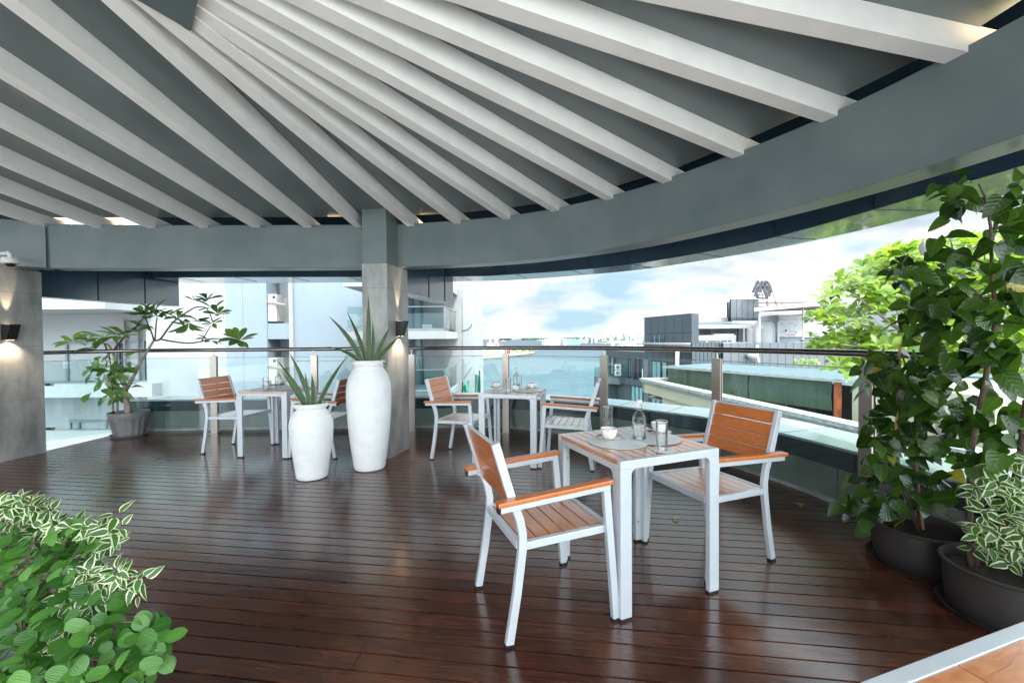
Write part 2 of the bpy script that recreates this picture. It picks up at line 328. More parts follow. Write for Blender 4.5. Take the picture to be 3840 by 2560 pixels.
M['leaf_mid']=leafmat('mid_green_leaf',(.07,.17,.03),(.19,.31,.07),rough=.35,trans=.3,veins=.3)
M['snake']=leafmat('snake_plant_leaf',(.012,.045,.010),(.020,.065,.015),rough=.45,trans=.03,veins=0,band=(.032,.085,.02))
def emis(name,c,s):
    m=bpy.data.materials.new(name); m.use_nodes=True; nt=m.node_tree; b=nt.nodes['Principled BSDF']
    b.inputs['Emission Color'].default_value=(*c,1); b.inputs['Emission Strength'].default_value=s; b.inputs['Base Color'].default_value=(.8,.7,.6,1); return m
M['warmled']=emis('warm_led',(1,.72,.42),6)
def sea_mat():
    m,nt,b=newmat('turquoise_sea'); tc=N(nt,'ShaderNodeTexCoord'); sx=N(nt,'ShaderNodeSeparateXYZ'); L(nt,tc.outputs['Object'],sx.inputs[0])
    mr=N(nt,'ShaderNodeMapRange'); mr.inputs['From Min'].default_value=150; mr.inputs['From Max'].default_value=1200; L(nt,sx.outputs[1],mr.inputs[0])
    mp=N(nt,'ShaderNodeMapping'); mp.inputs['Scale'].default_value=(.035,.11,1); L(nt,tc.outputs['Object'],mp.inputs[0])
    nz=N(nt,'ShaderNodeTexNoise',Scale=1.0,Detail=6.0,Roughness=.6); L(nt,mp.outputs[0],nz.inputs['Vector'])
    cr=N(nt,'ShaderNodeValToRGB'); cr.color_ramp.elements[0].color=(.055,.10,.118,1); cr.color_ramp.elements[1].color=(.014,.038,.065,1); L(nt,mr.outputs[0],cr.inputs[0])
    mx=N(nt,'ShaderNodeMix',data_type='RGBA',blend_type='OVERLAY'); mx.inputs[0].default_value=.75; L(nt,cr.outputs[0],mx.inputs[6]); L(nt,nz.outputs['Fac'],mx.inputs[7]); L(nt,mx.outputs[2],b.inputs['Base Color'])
    b.inputs['Roughness'].default_value=.35; b.inputs['Specular IOR Level'].default_value=.35
    mp2=N(nt,'ShaderNodeMapping'); mp2.inputs['Scale'].default_value=(.10,.28,1); L(nt,tc.outputs['Object'],mp2.inputs[0])
    n2=N(nt,'ShaderNodeTexNoise',Scale=1.0,Detail=8.0,Roughness=.7); L(nt,mp2.outputs[0],n2.inputs['Vector'])
    bp=N(nt,'ShaderNodeBump',Strength=1.0,Distance=1.3); L(nt,n2.outputs['Fac'],bp.inputs['Height']); L(nt,bp.outputs[0],b.inputs['Normal']); return m
M['sea']=sea_mat()
# ================================================================= GROUND, SEA
SEA=-25.0
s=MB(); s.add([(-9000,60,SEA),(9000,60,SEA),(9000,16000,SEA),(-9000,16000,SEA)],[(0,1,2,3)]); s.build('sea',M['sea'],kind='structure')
s=MB(); s.add([(-9000,-400,SEA+.5),(9000,-400,SEA+.5),(9000,75,SEA+.5),(-9000,75,SEA+.5)],[(0,1,2,3)]); s.build('ground',M['ground'],kind='structure')
# ================================================================= CURVES
def crom(P,n=8):
    out=[]
    for i in range(len(P)-1):
        p0=P[max(i-1,0)]; p1=P[i]; p2=P[i+1]; p3=P[min(i+2,len(P)-1)]
        for k in range(n):
            t=k/n
            out.append(tuple(.5*((2*p1[j])+(-p0[j]+p2[j])*t+(2*p0[j]-5*p1[j]+4*p2[j]-p3[j])*t*t+(-p0[j]+3*p1[j]-3*p2[j]+p3[j])*t**3) for j in (0,1)))
    out.append(tuple(P[-1])); return out
def offs(c,d):
    out=[]
    for i,p in enumerate(c):
        a=c[max(i-1,0)]; b=c[min(i+1,len(c)-1)]; t=Vector((b[0]-a[0],b[1]-a[1])).normalized()
        out.append((p[0]-t.y*d,p[1]+t.x*d))
    return out   # d>0 : to the left of travel (outwards for a left-to-right curve)
BEAM=crom([(-5.16,4.55),(-4.0,4.63),(-2.8,4.66),(-1.72,4.68),(-1.27,4.67),(-.72,4.57),(-.02,4.38),(.55,4.07),(1.14,3.58),(1.67,2.84),(1.93,2.33),(2.08,1.85),(2.17,1.3),(2.15,.6),(1.98,-.1),(1.7,-.8)])
DECK=crom([(-5.60,5.93),(-4.6,5.95),(-3.0,5.97),(-1.28,6.0),(-.19,5.93),(.55,5.6),(1.2,5.2),(1.80,4.62),(2.05,4.35),(2.36,3.66),(2.54,2.93),(2.62,2.3),(2.64,1.6),(2.6,.9),(2.45,.1),(2.2,-.8)])
COPO=crom([(-5.60,6.33),(-4.6,6.38),(-3.0,6.42),(-.94,6.46),(.1,6.33),(.75,6.05),(1.33,5.70),(1.76,5.36),(2.34,4.83),(2.80,4.30),(3.0,3.43),(3.1,2.6),(3.1,1.7),(3.05,.9),(2.9,.1),(2.65,-.8)])
EAVI=crom([(-5.3,6.05),(-3.6,6.08),(-.8,6.17),(0,6.02),(.77,5.73),(1.45,5.33),(2.0,4.75),(2.41,4.1),(2.64,3.4),(2.78,2.66),(2.86,2.25),(2.9,1.6),(2.86,.9),(2.7,.1),(2.45,-.8)])
EAVO=crom([(-5.3,6.7),(-4.1,6.72),(-.69,6.70),(.21,6.53),(1.03,6.16),(1.79,5.68),(2.36,5.04),(2.86,4.32),(3.15,3.58),(3.27,3.04),(3.36,2.6),(3.4,1.8),(3.36,.9),(3.2,.1),(2.95,-.8)])
def ring(mb,ci,co,z0,z1,skip_ends=False):
    n=len(ci); vs=[]
    for a,b in zip(ci,co): vs+=[(a[0],a[1],z0),(b[0],b[1],z0),(b[0],b[1],z1),(a[0],a[1],z1)]
    fs=[(0,3,2,1),(4*n-4,4*n-3,4*n-2,4*n-1)]
    for i in range(n-1):
        for k in range(4): fs.append((4*i+k,4*i+(k+1)%4,4*i+4+(k+1)%4,4*i+4+k))
    return mb.add(vs,fs)
# ================================================================= DECK
TH=R(-7.6); ux=Vector((math.cos(TH),math.sin(TH))); nx=Vector((-math.sin(TH),math.cos(TH)))
poly=[(-9,-1.6),(-9,4.3),(-5.62,4.9)]+DECK+[(1.4,-1.6)]
bm=bmesh.new(); f=bm.faces.new([bm.verts.new((p[0],p[1],0)) for p in poly]); bm.normal_update()
PIT_=.0905; i0=int(-3/PIT_); cuts=[]
for i in range(-32,85):
    s0=1.6745+i*PIT_
    for q,nc in ((s0-.0045,0),(s0+.0045,1)):
        bmesh.ops.bisect_plane(bm,geom=bm.verts[:]+bm.edges[:]+bm.faces[:],plane_co=(nx.x*q,nx.y*q,0),plane_no=(nx.x,nx.y,0))
dead=[]
for f in bm.faces:
    c=f.calc_center_median(); q=(c.x*nx.x+c.y*nx.y-1.6745)/PIT_; fr=q-math.floor(q+.5)
    if abs(fr)*PIT_<.0046: dead.append(f)
bmesh.ops.delete(bm,geom=dead,context='FACES')
# butt joints, a few per plank
rnd=random.Random(3)
bmesh.ops.split_edges(bm,edges=bm.edges[:])
ext=bmesh.ops.extrude_face_region(bm,geom=bm.faces[:])
for v in [g for g in ext['geom'] if isinstance(g,bmesh.types.BMVert)]: v.co.z+=0
for v in bm.verts: pass
vs_new=[g for g in ext['geom'] if isinstance(g,bmesh.types.BMVert)]
for v in vs_new: v.co.z=-.022
bmesh.ops.recalc_face_normals(bm,faces=bm.faces)
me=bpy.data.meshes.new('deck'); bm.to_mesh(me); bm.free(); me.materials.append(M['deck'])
o=bpy.data.objects.new('deck',me); COL.objects.link(o); o['kind']='structure'
o.modifiers.new('bevel','BEVEL').width=.0022
s=MB(); s.prism([(p[0],p[1]) for p in poly],-.30,-.045); s.build('deck_base',M['dark'],kind='structure')
s=MB(); s.box(-14,14,-16,-1.76,-.3,-.03); s.build('bounce_floor',pmat('pale_bounce_surface',(.88,.87,.84),.7,nscale=3),kind='structure')  # unseen pale floor added behind the camera to bounce light onto the ceiling
# building body below the deck
s=MB(); s.prism([(p[0],p[1]) for p in [(-9,-1.6),(-9,4.2),(-5.7,4.8)]+COPO+[(1.4,-1.6)]],SEA+.6,-.31); s.build('building_below',M['greywall'],kind='structure')
# ================================================================= PARAPET
t=empty('parapet_wall',(0,5.9,0),0,'low curved parapet with stained stone tiles, dark band and broad white coping','parapet wall')
def child(mb,name,mat,par,**k):
    o=mb.build(name,mat,None,**k); o.parent=par; o.matrix_parent_inverse=Matrix.Translation(-Vector(par.location)) if par.rotation_euler.z==0 else par.matrix_basis.inverted(); return o
DI=offs(DECK,.0); 
child(ring(MB(),offs(DECK,.012),offs(DECK,.2),-.3,.285),'wall_tiles',M['greentile'],t)
child(ring(MB(),offs(DECK,-.004),offs(DECK,.01),-.0,.035),'skirting',M['concrete'],t)
child(ring(MB(),offs(DECK,-.012),offs(DECK,.2),.288,.432),'dark_band',M['band'],t)
child(ring(MB(),offs(DECK,-.014),COPO,.435,.455),'coping',M['coping'],t)
child(ring(MB(),offs(DECK,.21),offs(COPO,-.01),-1.0,.432),'outer_face',M['greywall'],t)
sm=MB(); sb=MB(); sd=MB()
def cum(c):
    d=[0]
    for i in range(1,len(c)): d.append(d[-1]+math.hypot(c[i][0]-c[i-1][0],c[i][1]-c[i-1][1]))
    return d
def along(c,s_):
    d=cum(c)
    for i in range(1,len(c)):
        if d[i]>=s_:
            u=(s_-d[i-1])/(d[i]-d[i-1]); p=Vector(c[i-1]).lerp(Vector(c[i]),u); tt=(Vector(c[i])-Vector(c[i-1])).normalized(); return p,tt
    return Vector(c[-1]),(Vector(c[-1])-Vector(c[-2])).normalized()
DL=cum(DECK)[-1]
q=.5
while q<DL-.3:
    p,tt=along(DECK,q); nn=Vector((-tt.y,tt.x))
    sm.bar((*(p+nn*.009),.036),(*(p+nn*.009),.284),.004,.008)
    q+=.6
q=.35
while q<DL-.3:
    p,tt=along(DECK,q); nn=Vector((-tt.y,tt.x))
    sd.bar((*(p-nn*.012),.29),(*(p-nn*.012),.43),.014,.006)
    # coping joint
    k=min(range(len(COPO)),key=lambda j:(COPO[j][0]-(p+nn*.5).x)**2+(COPO[j][1]-(p+nn*.5).y)**2)
    e=Vector(COPO[k]); sb.bar((*(p-nn*.01),.4555),(*e,.4555),.006,.003)
    q+=.62
child(sm,'tile_joints',M['seam'],t); child(sd,'band_joints',M['black'],t); child(sb,'coping_joints',M['seam'],t)
# ================================================================= ROOF
roof=empty('terrace_roof',(0,4.6,2.1),0,'covered terrace roof with fanned white rafters under dark grey panels','roof canopy')
child(ring(MB(),BEAM,offs(BEAM,.2),2.129,2.615),'ring_beam',M['greypaint'],roof,bevel=.004)
s=MB(); s.bar((-5.2,4.62,2.372),(-7.6,3.1,2.372),.22,.486); child(s,'side_beam',M['greypaint'],roof)
Rl=[(-5.154,4.609,-4.6),(-4.593,4.626,-5),(-4.012,4.632,-5),(-3.432,4.649,-4.5),(-2.842,4.65,-3.1),(-2.268,4.662,-2.9),(-1.693,4.657,-.4)]
ends=[(-5.73,4.60),(-5.154,4.609),(-4.593,4.626),(-4.012,4.632),(-3.432,4.649),(-2.842,4.65),(-2.268,4.662),(-1.693,4.657)]
starts=[]
ZE=2.58; SL=.07
lines=[]
for (x,y) in ends: 
    dx={-5.73:-.09,-5.154:-.085,-4.593:-.10,-4.012:-.09,-3.432:-.085,-2.842:-.058,-2.268:-.05,-1.693:-.004}[x]
    lines.append(((x,y,ZE),(x-dx*(y+1.7),-1.7,ZE+SL*(y+1.7))))
PX=[((1554,847),(715,126)),((1731,839),(730,63)),((1914,820),(736,21)),((2107,795),(800,0)),((2307,748),(963,0)),((2536,686),(1176,0)),((2804,585),(1437,0)),((3160,441),(1862,0)),((3674,204),(2727,0))]
def second(P,px,py,s_):
    r=ray(px,py); best=None; lo=.3
    f=lambda t:(H+t*r.z)-(P[2]+s_*math.hypot(r.x*t-P[0],r.y*t-P[1]))
    t0=.3; f0=f(t0)
    while t0<9:
        t1=t0+.002; f1=f(t1)
        if f0*f1<=0: return O+r*t1
        t0=t1; f0=f1
HUB=Vector((-1.50,1.50))
for a,b in PX:
    P=onz(*a,ZE); Q=second(P,*b,SL); d=(Q-P); d2=Vector((d.x,d.y)); 
    # extend to the hub
    L2=d2.length; uu=d2/L2; need=max((HUB-Vector((P.x,P.y))).dot(uu)-.12,L2)
    z2=P.z+SL*need; e=Vector((P.x,P.y))+uu*need; lines.append((tuple(P),(e.x,e.y,z2)))
for x,y,hd in ((2.16,1.25,91),(2.14,.65,100),(2.0,.0,109),(1.8,-.6,118)):
    uu=Vector((HUB.x-x,HUB.y-y)).normalized(); Lh=(HUB-Vector((x,y))).length-.2
    lines.append(((x,y,ZE),(x+uu.x*Lh,y+uu.y*Lh,ZE+SL*Lh)))
RW,RD=.085,.125
tops=[]
for k,(P,Q) in enumerate(lines):
    P=Vector(P); Q=Vector(Q); d=(P-Q); dh=Vector((d.x,d.y)).normalized(); sd=Vector((-dh.y,dh.x,0))
    # measured edge = lower right arris of the end ; body lies to the left when looking outwards
    lft=Vector((-dh.y,dh.x,0))
    mb=MB(); vs=[]
    for base in (Q,P):
        for w in (0,1):
            for hh in (0,RD): vs.append(base+lft*(w*RW)+Vector((0,0,hh)))
    mb.add(vs,[(0,1,3,2),(4,6,7,5),(0,4,5,1),(2,3,7,6),(0,2,6,4),(1,5,7,3)])
    # notched tail passing over the beam
    E=P+Vector((dh.x,dh.y,-SL))*.26
    vs=[]
    for base in (P,E):
        for w in (0,1):
            for hh in (.04,RD): vs.append(Vector((base.x,base.y,(P.z if base is P else E.z)))+lft*(w*RW)+Vector((0,0,hh)))
    mb.add(vs,[(0,1,3,2),(4,6,7,5),(0,4,5,1),(2,3,7,6),(0,2,6,4),(1,5,7,3)])
    child(mb,'rafter',M['rafter'],roof)
    mid=lft*(RW/2); tops.append((Q+mid+Vector((0,0,RD-.004)),P+mid+Vector((0,0,RD-.004))))
mb=MB()
for (q0,p0),(q1,p1) in zip(tops[:-1],tops[1:]):
    mb.add([q0,p0,p1,q1],[(0,1,2,3)])
a=tops[0]; mb.add([a[0]+Vector((-3,0,0)),a[1]+Vector((-3,-.5,0)),a[1],a[0]],[(0,1,2,3)])
# area behind the camera between last left rafter and the last fan rafter
Lq=tops[7][0]; last=tops[-1]
mb.add([Lq,tops[7][0].lerp(tops[7][1],.52),last[0],Vector((1.8,-1.7,2.75))],[(0,1,2,3)])
mb.add([Vector((1.8,-1.7,2.75)),last[0],last[1]],[(0,1,2)])
child(mb,'ceiling_panels',M['ceil'],roof)
hubz=2.765
s=MB(); s.prism([(-1.500,1.952),(-1.0,1.42),(-.9,.9),(-1.9,.9),(-1.62,1.72)],hubz,hubz+.25); child(s,'hub_panel',M['greypaint'],roof)
# roof cap and eave
cap=[(-9,-1.7),(-9,4.9),(-5.3,6.72)]+EAVO+[(1.9,-1.7)]
s=MB(); s.prism(cap,3.3,3.45); 
s.box(-9,1.9,-1.75,-1.65,2.95,3.35)
child(s,'roof_cap',M['dark'],roof)
child(ring(MB(),EAVI,EAVO,2.25,3.28),'eave_fascia',M['navy'],roof)
child(ring(MB(),offs(EAVI,.004),offs(EAVO,-.004),2.244,2.249),'eave_soffit',M['soffit'],roof)
EL=cum(EAVI)[-1]; q=.35; sj=MB(); 
while q<EL-.1:
    p,tt=along(EAVI,q); nn=Vector((-tt.y,tt.x)); sj.bar((*(p-nn*.002),2.25),(*(p-nn*.002),2.8),.012,.006)
    # soffit joint runs outwards
    sj.bar((*(p+nn*.01),2.2425),(*(p+nn*.47+tt*.05),2.2425),.008,.003)
    q+=.84
child(sj,'panel_joint',M['black'],roof)
def fin(A,B,th,joints):
    A=Vector(A); B=Vector(B); d=(B-A).normalized(); l=Vector((-d.y,d.x)); 
    mb=MB(); mb.prism([tuple(A),tuple(B),tuple(B+l*th),tuple(A+l*th)],1.862,2.126)
    A2=A+d*(4.92-A.y)/d.y; mb.prism([tuple(A2),tuple(B),tuple(B+l*th),tuple(A2+l*th)],2.126,2.7); o=child(mb,'fin_panel',M['navy'],roof)
    j=MB()
    for q in joints:
        p=A+d*q-l*.002; j.bar((*p,1.864),(*p,2.69 if p.y>4.95 else 2.126),.014,.008)
    child(j,'fin_joint',M['black'],roof)
    return o
fin((-1.245,4.885),(-.925,6.47),.24,(.65,1.25))
fin((-5.76,4.97),(-5.35,6.58),.22,(.60,1.17))
# ================================================================= PILLARS
def pillar(label,poly,top,seams,inset):
    c=Vector((sum(p[0] for p in poly)/len(poly),sum(p[1] for p in poly)/len(poly),0))
    t=empty('pillar',c,0,label,'pillar','concrete tiled pillars')
    zs=[0]+sorted(seams)+[2.127]
    mb=MB()
    for a,b in zip(zs[:-1],zs[1:]): mb.prism(poly,a+.0015,b-.0015)
    child(mb,'tile_cladding',M['concrete'],t)
    ins=[(c.x+(p[0]-c.x)*.985,c.y+(p[1]-c.y)*.985) for p in poly]
    child(MB().prism(ins,0.001,2.126),'core',M['seam'],t)
    ins=[(c.x+(p[0]-c.x)*inset,c.y+(p[1]-c.y)*inset) for p in poly]
    child(MB().prism(ins,2.1265,2.72),'painted_head',M['greypaint'],t)
    return t
cp=[(-1.62,4.436),(-1.347,4.428),(-1.238,4.872),(-1.56,4.90)]
pillar('square grey tiled pillar with a lit lamp behind the tall white vase',cp,2.13,[.655,1.262,1.864],.97)
lp=[(-6.1,4.30),(-5.60,4.20),(-5.53,4.815),(-6.05,4.95)]
pillar('wide grey tiled pillar at the left edge with a lit wall light',lp,2.13,[.655,1.262,1.864],.96)
# pillar wall lights
def wall_lamp(p,n,label,up=True,scale=1):
    n=Vector((n[0],n[1],0)).normalized(); tt=Vector((-n.y,n.x,0)); p=Vector(p)
    t=empty('wall_lamp',p,0,label,'wall lamp','black up and down wall lamps')
    mb=MB(); w=.052*scale; h0,h1=-.085*scale,.085*scale
    vs=[]
    for z,dep in ((h0,.055*scale),(h1,.115*scale)):
        vs+=[p+tt*-w+Vector((0,0,z))+n*.001,p+tt*w+Vector((0,0,z))+n*.001,p+tt*w*.9+n*dep+Vector((0,0,z)),p-tt*w*.9+n*dep+Vector((0,0,z))]
    mb.add(vs,[(0,1,2,3),(7,6,5,4),(0,4,5,1),(1,5,6,2),(2,6,7,3),(3,7,4,0)])
    child(mb,'housing',M['black'],t,bevel=.002)
    for z in (h0-.001,h1+.001): 
        mb=MB(); c=p+n*.035+Vector((0,0,z)); mb.box(-.025,.025,-.02,.02,-.001,.001,Matrix.Translation(c)); child(mb,'light_lens',M['warmled'],t)
    def spot(loc,dirv,e,ang,blend):
        l=bpy.data.lights.new('lamp_beam','SPOT'); l.energy=e; l.color=(1,.74,.48); l.spot_size=R(ang); l.spot_blend=blend; l.shadow_soft_size=.01
        o=bpy.data.objects.new('lamp_beam',l); COL.objects.link(o); o.location=loc; o.rotation_euler=Vector(dirv).to_track_quat('-Z','Y').to_euler()
        o.parent=t; o.matrix_parent_inverse=Matrix.Translation(-Vector(t.location))
    spot(p+n*.05+Vector((0,0,h1+.012)),(-n*.10+Vector((0,0,1))),LUP,26,.5)
    spot(p+n*.05+Vector((0,0,h0-.012)),(-n*.25+Vector((0,0,-1))),LDN,118,.9)
LUP,LDN=30.0,20.0
PR=Vector((.2385*0+.9713,-.2385,0)) # outward normal of right faces
n1=Vector((4.872-4.428,-(-1.238+1.347),0)).normalized()
n1=Vector((.444,-.109,0)).normalized()
pc=atr(1500,1232,math.hypot(-1.30,4.62)); pc=Vector((-1.296,4.636,at(1500,1232,4.63).z))
wall_lamp(pc+n1*.002,n1,'black wedge wall lamp on the middle pillar, behind the tall vase')
n2=Vector((.615,-.07,0)).normalized()
pl=Vector((-5.567,4.50,at(66,1245,4.50).z)); 
wall_lamp(pl+n2*.003,n2,'black wedge wall lamp on the left edge pillar below the camera')
# warm strip lights hidden on top of the ring beam, washing the ceiling edge
def warm(p,e,s=.05,label=None):
    l=bpy.data.lights.new('cove_light','AREA'); l.energy=e; l.color=(1,.70,.38); l.shape='RECTANGLE'; l.size=.35; l.size_y=.03
    o=bpy.data.objects.new('cove_light',l); COL.objects.link(o); o.location=p; o.rotation_euler=(PI-R(12),0,0)
    o.parent=roof; o.matrix_parent_inverse=Matrix.Translation(-Vector(roof.location))
for px,e in ((235,1.3),(470,1.0),(30,1.2),(1270,.8),(1610,1.2),(1790,.9)):
    q=at(px,815,4.7); warm((q.x,4.80,2.625),e)
for q,e in (((1.98,2.55),.6),((2.25,1.75),1.6),((2.3,1.2),1.5)): warm((q[0]+.05,q[1],2.625),e)
# cctv
cam_p=at(38,978,4.15)
t=empty('cctv_camera',cam_p,0,'white dome security camera on a bracket above the left pillar','security camera')
mb=MB(); mb.lathe([(0,.03),(.055,.03),(.062,.02),(.064,-.02),(.058,-.028),(0,-.028)],cam_p,24); child(mb,'housing',M['whitepart'],t,smooth='auto')
mb=MB(); mb.lathe([(.045,-.028),(.042,-.04),(.03,-.055),(.012,-.062),(0,-.063)],cam_p,20); child(mb,'dome',M['darkdome'],t,smooth=True)
mb=MB(); c=cam_p; mb.tube([c+Vector((0,0,.03)),c+Vector((0,0,.065)),c+Vector((-.02,0,.085)),c+Vector((-.06,.03,.085)),c+Vector((-.16,.06,.085))],.017,10); child(mb,'bracket',M['whitepart'],t,smooth='auto')
# ================================================================= RAILING
rail=empty('glass_railing',(0,5.6,0),0,'stainless steel handrail with clear glass panels curving along the terrace edge','railing')
POSTS=[Vector((-4.215,5.76)),Vector((-2.80,5.77)),Vector((-1.425,5.78)),Vector((-.09,5.62)),Vector((1.13,5.03)),Vector((2.04,4.06)),Vector((2.53,2.90)),Vector((2.60,1.55)),Vector((2.35,.1))]
RC=[(-5.81,5.08),(-5.45,5.55),(-4.9,5.74)]+[tuple(p) for p in POSTS]
RC=[(-5.84,4.98),(-5.66,5.45),(-5.2,5.72)]+[tuple(p) for p in POSTS]
RCs=crom(RC,8)
child(MB().tube([(p[0],p[1],1.176) for p in RCs],.027,16),'handrail',M['railsteel'],rail,smooth='auto')
GL=MB()
for i,p in enumerate(POSTS):
    j=min(range(len(RCs)),key=lambda j:(RCs[j][0]-p.x)**2+(RCs[j][1]-p.y)**2)
    a=Vector(RCs[max(j-1,0)]); b=Vector(RCs[min(j+1,len(RCs)-1)]); tt=(b-a).normalized(); nn=Vector((-tt.y,tt.x))
    Mx=Matrix.Translation((p.x,p.y,0))@Matrix.Rotation(math.atan2(tt.y,tt.x),4,'Z')
    mb=MB(); mb.box(-.045,.045,-.022,-.010,.004,1.09,Mx); mb.box(-.045,.045,.010,.022,.004,1.09,Mx); mb.box(-.038,.038,-.010,.010,.02,1.086,Mx); mb.box(-.065,.065,-.05,.05,0.001,.008,Mx)
    mb.tube([Mx@Vector((0,0,1.085)),Mx@Vector((0,0,1.155))],.009,8); mb.box(-.03,.03,-.012,.012,1.145,1.152,Mx); mb.tube([Mx@Vector((0,0,1.088)),Mx@Vector((0,0,1.10))],.016,10)
    post=child(mb,'post',M['steel'],rail)
    for zz in (.80,.27):
        for sx in (-1,1):
            mb=MB(); mb.tube([Mx@Vector((sx*.04,0,zz)),Mx@Vector((sx*.10,0,zz))],.010,8)
            mb.tube([Mx@Vector((sx*.10,-.022,zz)),Mx@Vector((sx*.10,.022,zz))],.022,12)
            o=mb.build('glass_clamp',M['steel'],smooth='auto'); o.parent=post; o.matrix_parent_inverse=Matrix.Translation(-Vector(rail.location))
d=cum(RCs)
def nearest_s(p):
    j=min(range(len(RCs)),key=lambda j:(RCs[j][0]-p[0])**2+(RCs[j][1]-p[1])**2); return d[j]
marks=[d[0]+.01]+[nearest_s(p) for p in POSTS]
for a,b in zip(marks[:-1],marks[1:]):
    a+=.06; b-=.06; n=max(2,int((b-a)/.12)); pts=[along(RCs,a+(b-a)*k/n)[0] for k in range(n+1)]
    mb=MB(); vs=[]; 
    for p in pts: vs+=[(p.x,p.y,.06),(p.x,p.y,1.065)]
    mb.add(vs,[(2*k,2*k+2,2*k+3,2*k+1) for k in range(n)]); child(mb,'glass_pane',M['glass'],rail,smooth=True)
    mb=MB(); mb.sweep([(p.x,p.y,1.0655) for p in pts],.010,.002,(0,0,1)) if False else mb.tube([(p.x,p.y,1.066) for p in pts],.003,6); e=mb.build('glass_edge',M['glassteal']); e.parent=rail; e.matrix_parent_inverse=Matrix.Translation(-Vector(rail.location))
# frameless pane at the open left side
mb=MB(); mb.add([(-5.60,4.86,.03),(-5.60,5.80,.03),(-5.60,5.80,1.065),(-5.60,4.86,1.065)],[(0,1,2,3)]); child(mb,'glass_pane',M['glassclear'],rail)
for zz in (.27,.80):
    mb=MB(); mb.tube([(-5.57,4.87,zz),(-5.50,4.87,zz)],.02,10); child(mb,'glass_clamp',M['steel'],rail)
# ================================================================= CHAIRS AND TABLES
def make_chair():
    root=empty('terrace_chair',(0,0,0))
    al=M['alu']; 
    def part(mb,name,mat=al,bev=.0025,par=root):
        o=mb.build(name,mat,par,bevel=bev); return o
    # local: +Y = the way the sitter faces
    for sx in (-1,1):
        x=sx*.222; rear=[(x,-.262,.012),(x,-.225,.22),(x,-.200,.40),(x,-.198,.47),(x,-.212,.54),(x,-.240,.61),(x,-.268,.70),(x,-.318,.87)]
        o=part(MB().sweep(rear,.026,.036,(1,0,0)),'leg'); part(MB().box(x-.014,x+.014,-.282,-.242,.0005,.013),'foot_cap',M['black'],0,o)
        xf=sx*.252
        o=part(MB().sweep([(xf,.255,.012),(xf-sx*.002,.222,.42),(xf-sx*.002,.205,.62)],.026,.036,(1,0,0)),'leg'); part(MB().box(xf-.014,xf+.014,.237,.275,.0005,.013),'foot_cap',M['black'],0,o)
        a0=Vector((sx*.252,-.315,.603)); a1=Vector((sx*.252,.222,.628))
        o=part(MB().bar(a0,a1,.030,.026),'armrest_bar'); 
        part(MB().bar(a0+Vector((0,-.004,0)),a0+Vector((0,.006,0)),.032,.028),'end_cap',M['black'],0,o)
        part(MB().bar(a0+Vector((sx*.004,-.008,.024)),a1+Vector((sx*.004,.008,.024)),.046,.020),'armrest',M['slatback'],.004)
        part(MB().bar((sx*.252,-.252,.604),(sx*.21,-.252,.604),.02,.02),'armrest_bracket',al,0)
    zt=.432
    mb=MB(); 
    for sx in (-1,1): mb.bar((sx*.213,-.205,zt-.017),(sx*.226,.232,zt-.005),.026,.034)
    mb.bar((-.20,-.205,zt-.017),(.20,-.205,zt-.017),.026,.034); mb.bar((-.213,.232,zt-.005),(.213,.232,zt-.005),.026,.034)
    part(mb,'seat_frame')
    n=6; 
    for k in range(n):
        y0=-.186+k*.0675; y1=y0+.0635; z=zt-.004+.010*(k/n)
        part(MB().box(-.200,.200,y0,y1,z-.012,z+.003),'seat_slat',M['slat'],.002)
    # backrest slats between the posts
    p0=Vector((0,-.240,.61)); 
    def bk(z): 
        if z<.70: return -.240-(z-.61)/.09*.028
        return -.268-(z-.70)/.17*.05
    for k in range(4):
        z0=.578+k*.0715; z1=z0+.0665
        y0,y1=bk(z0),bk(z1); vs=[]
        for z,y in ((z0,y0),(z1,y1)):
            for x in (-.209,.209):
                for dy in (-.007,.007): vs.append((x,y+dy,z))
        part(MB().add(vs,[(0,1,3,2),(4,6,7,5),(0,4,5,1),(2,3,7,6),(0,2,6,4),(1,5,7,3)]),'back_slat',M['slatback'],.002)
    mb=MB(); mb.bar((-.209,-.317,.864),(.209,-.317,.864),.014,.010); part(mb,'top_rail')
    return root
chair=make_chair()
CH=[(.140,2.01,21.5,'chair at the closest table seen from behind, its orange slatted seat showing'),
    (1.18,2.471,201.5,'chair at the closest table facing the viewer beside the curved parapet'),
    (-.562,4.535,-18,'terrace chair at the left of the middle table, just right of the middle pillar'),
    (.58,4.254,165.5,'terrace chair at the right of the middle table, turned side-on by the steel post'),
    (-3.297,4.889,-6.6,'terrace chair with pale pink-looking back at the left of the far left table'),
    (-2.186,4.709,173.4,'terrace chair partly hidden behind the two white vases')]
for i,(x,y,hd,lab) in enumerate(CH):
    c=chair if i==0 else copy_tree(chair)
    c.location=(x,y,0); c.rotation_euler=(0,0,R(hd-90)); tag(c,lab,'chair','silver and orange terrace chairs')
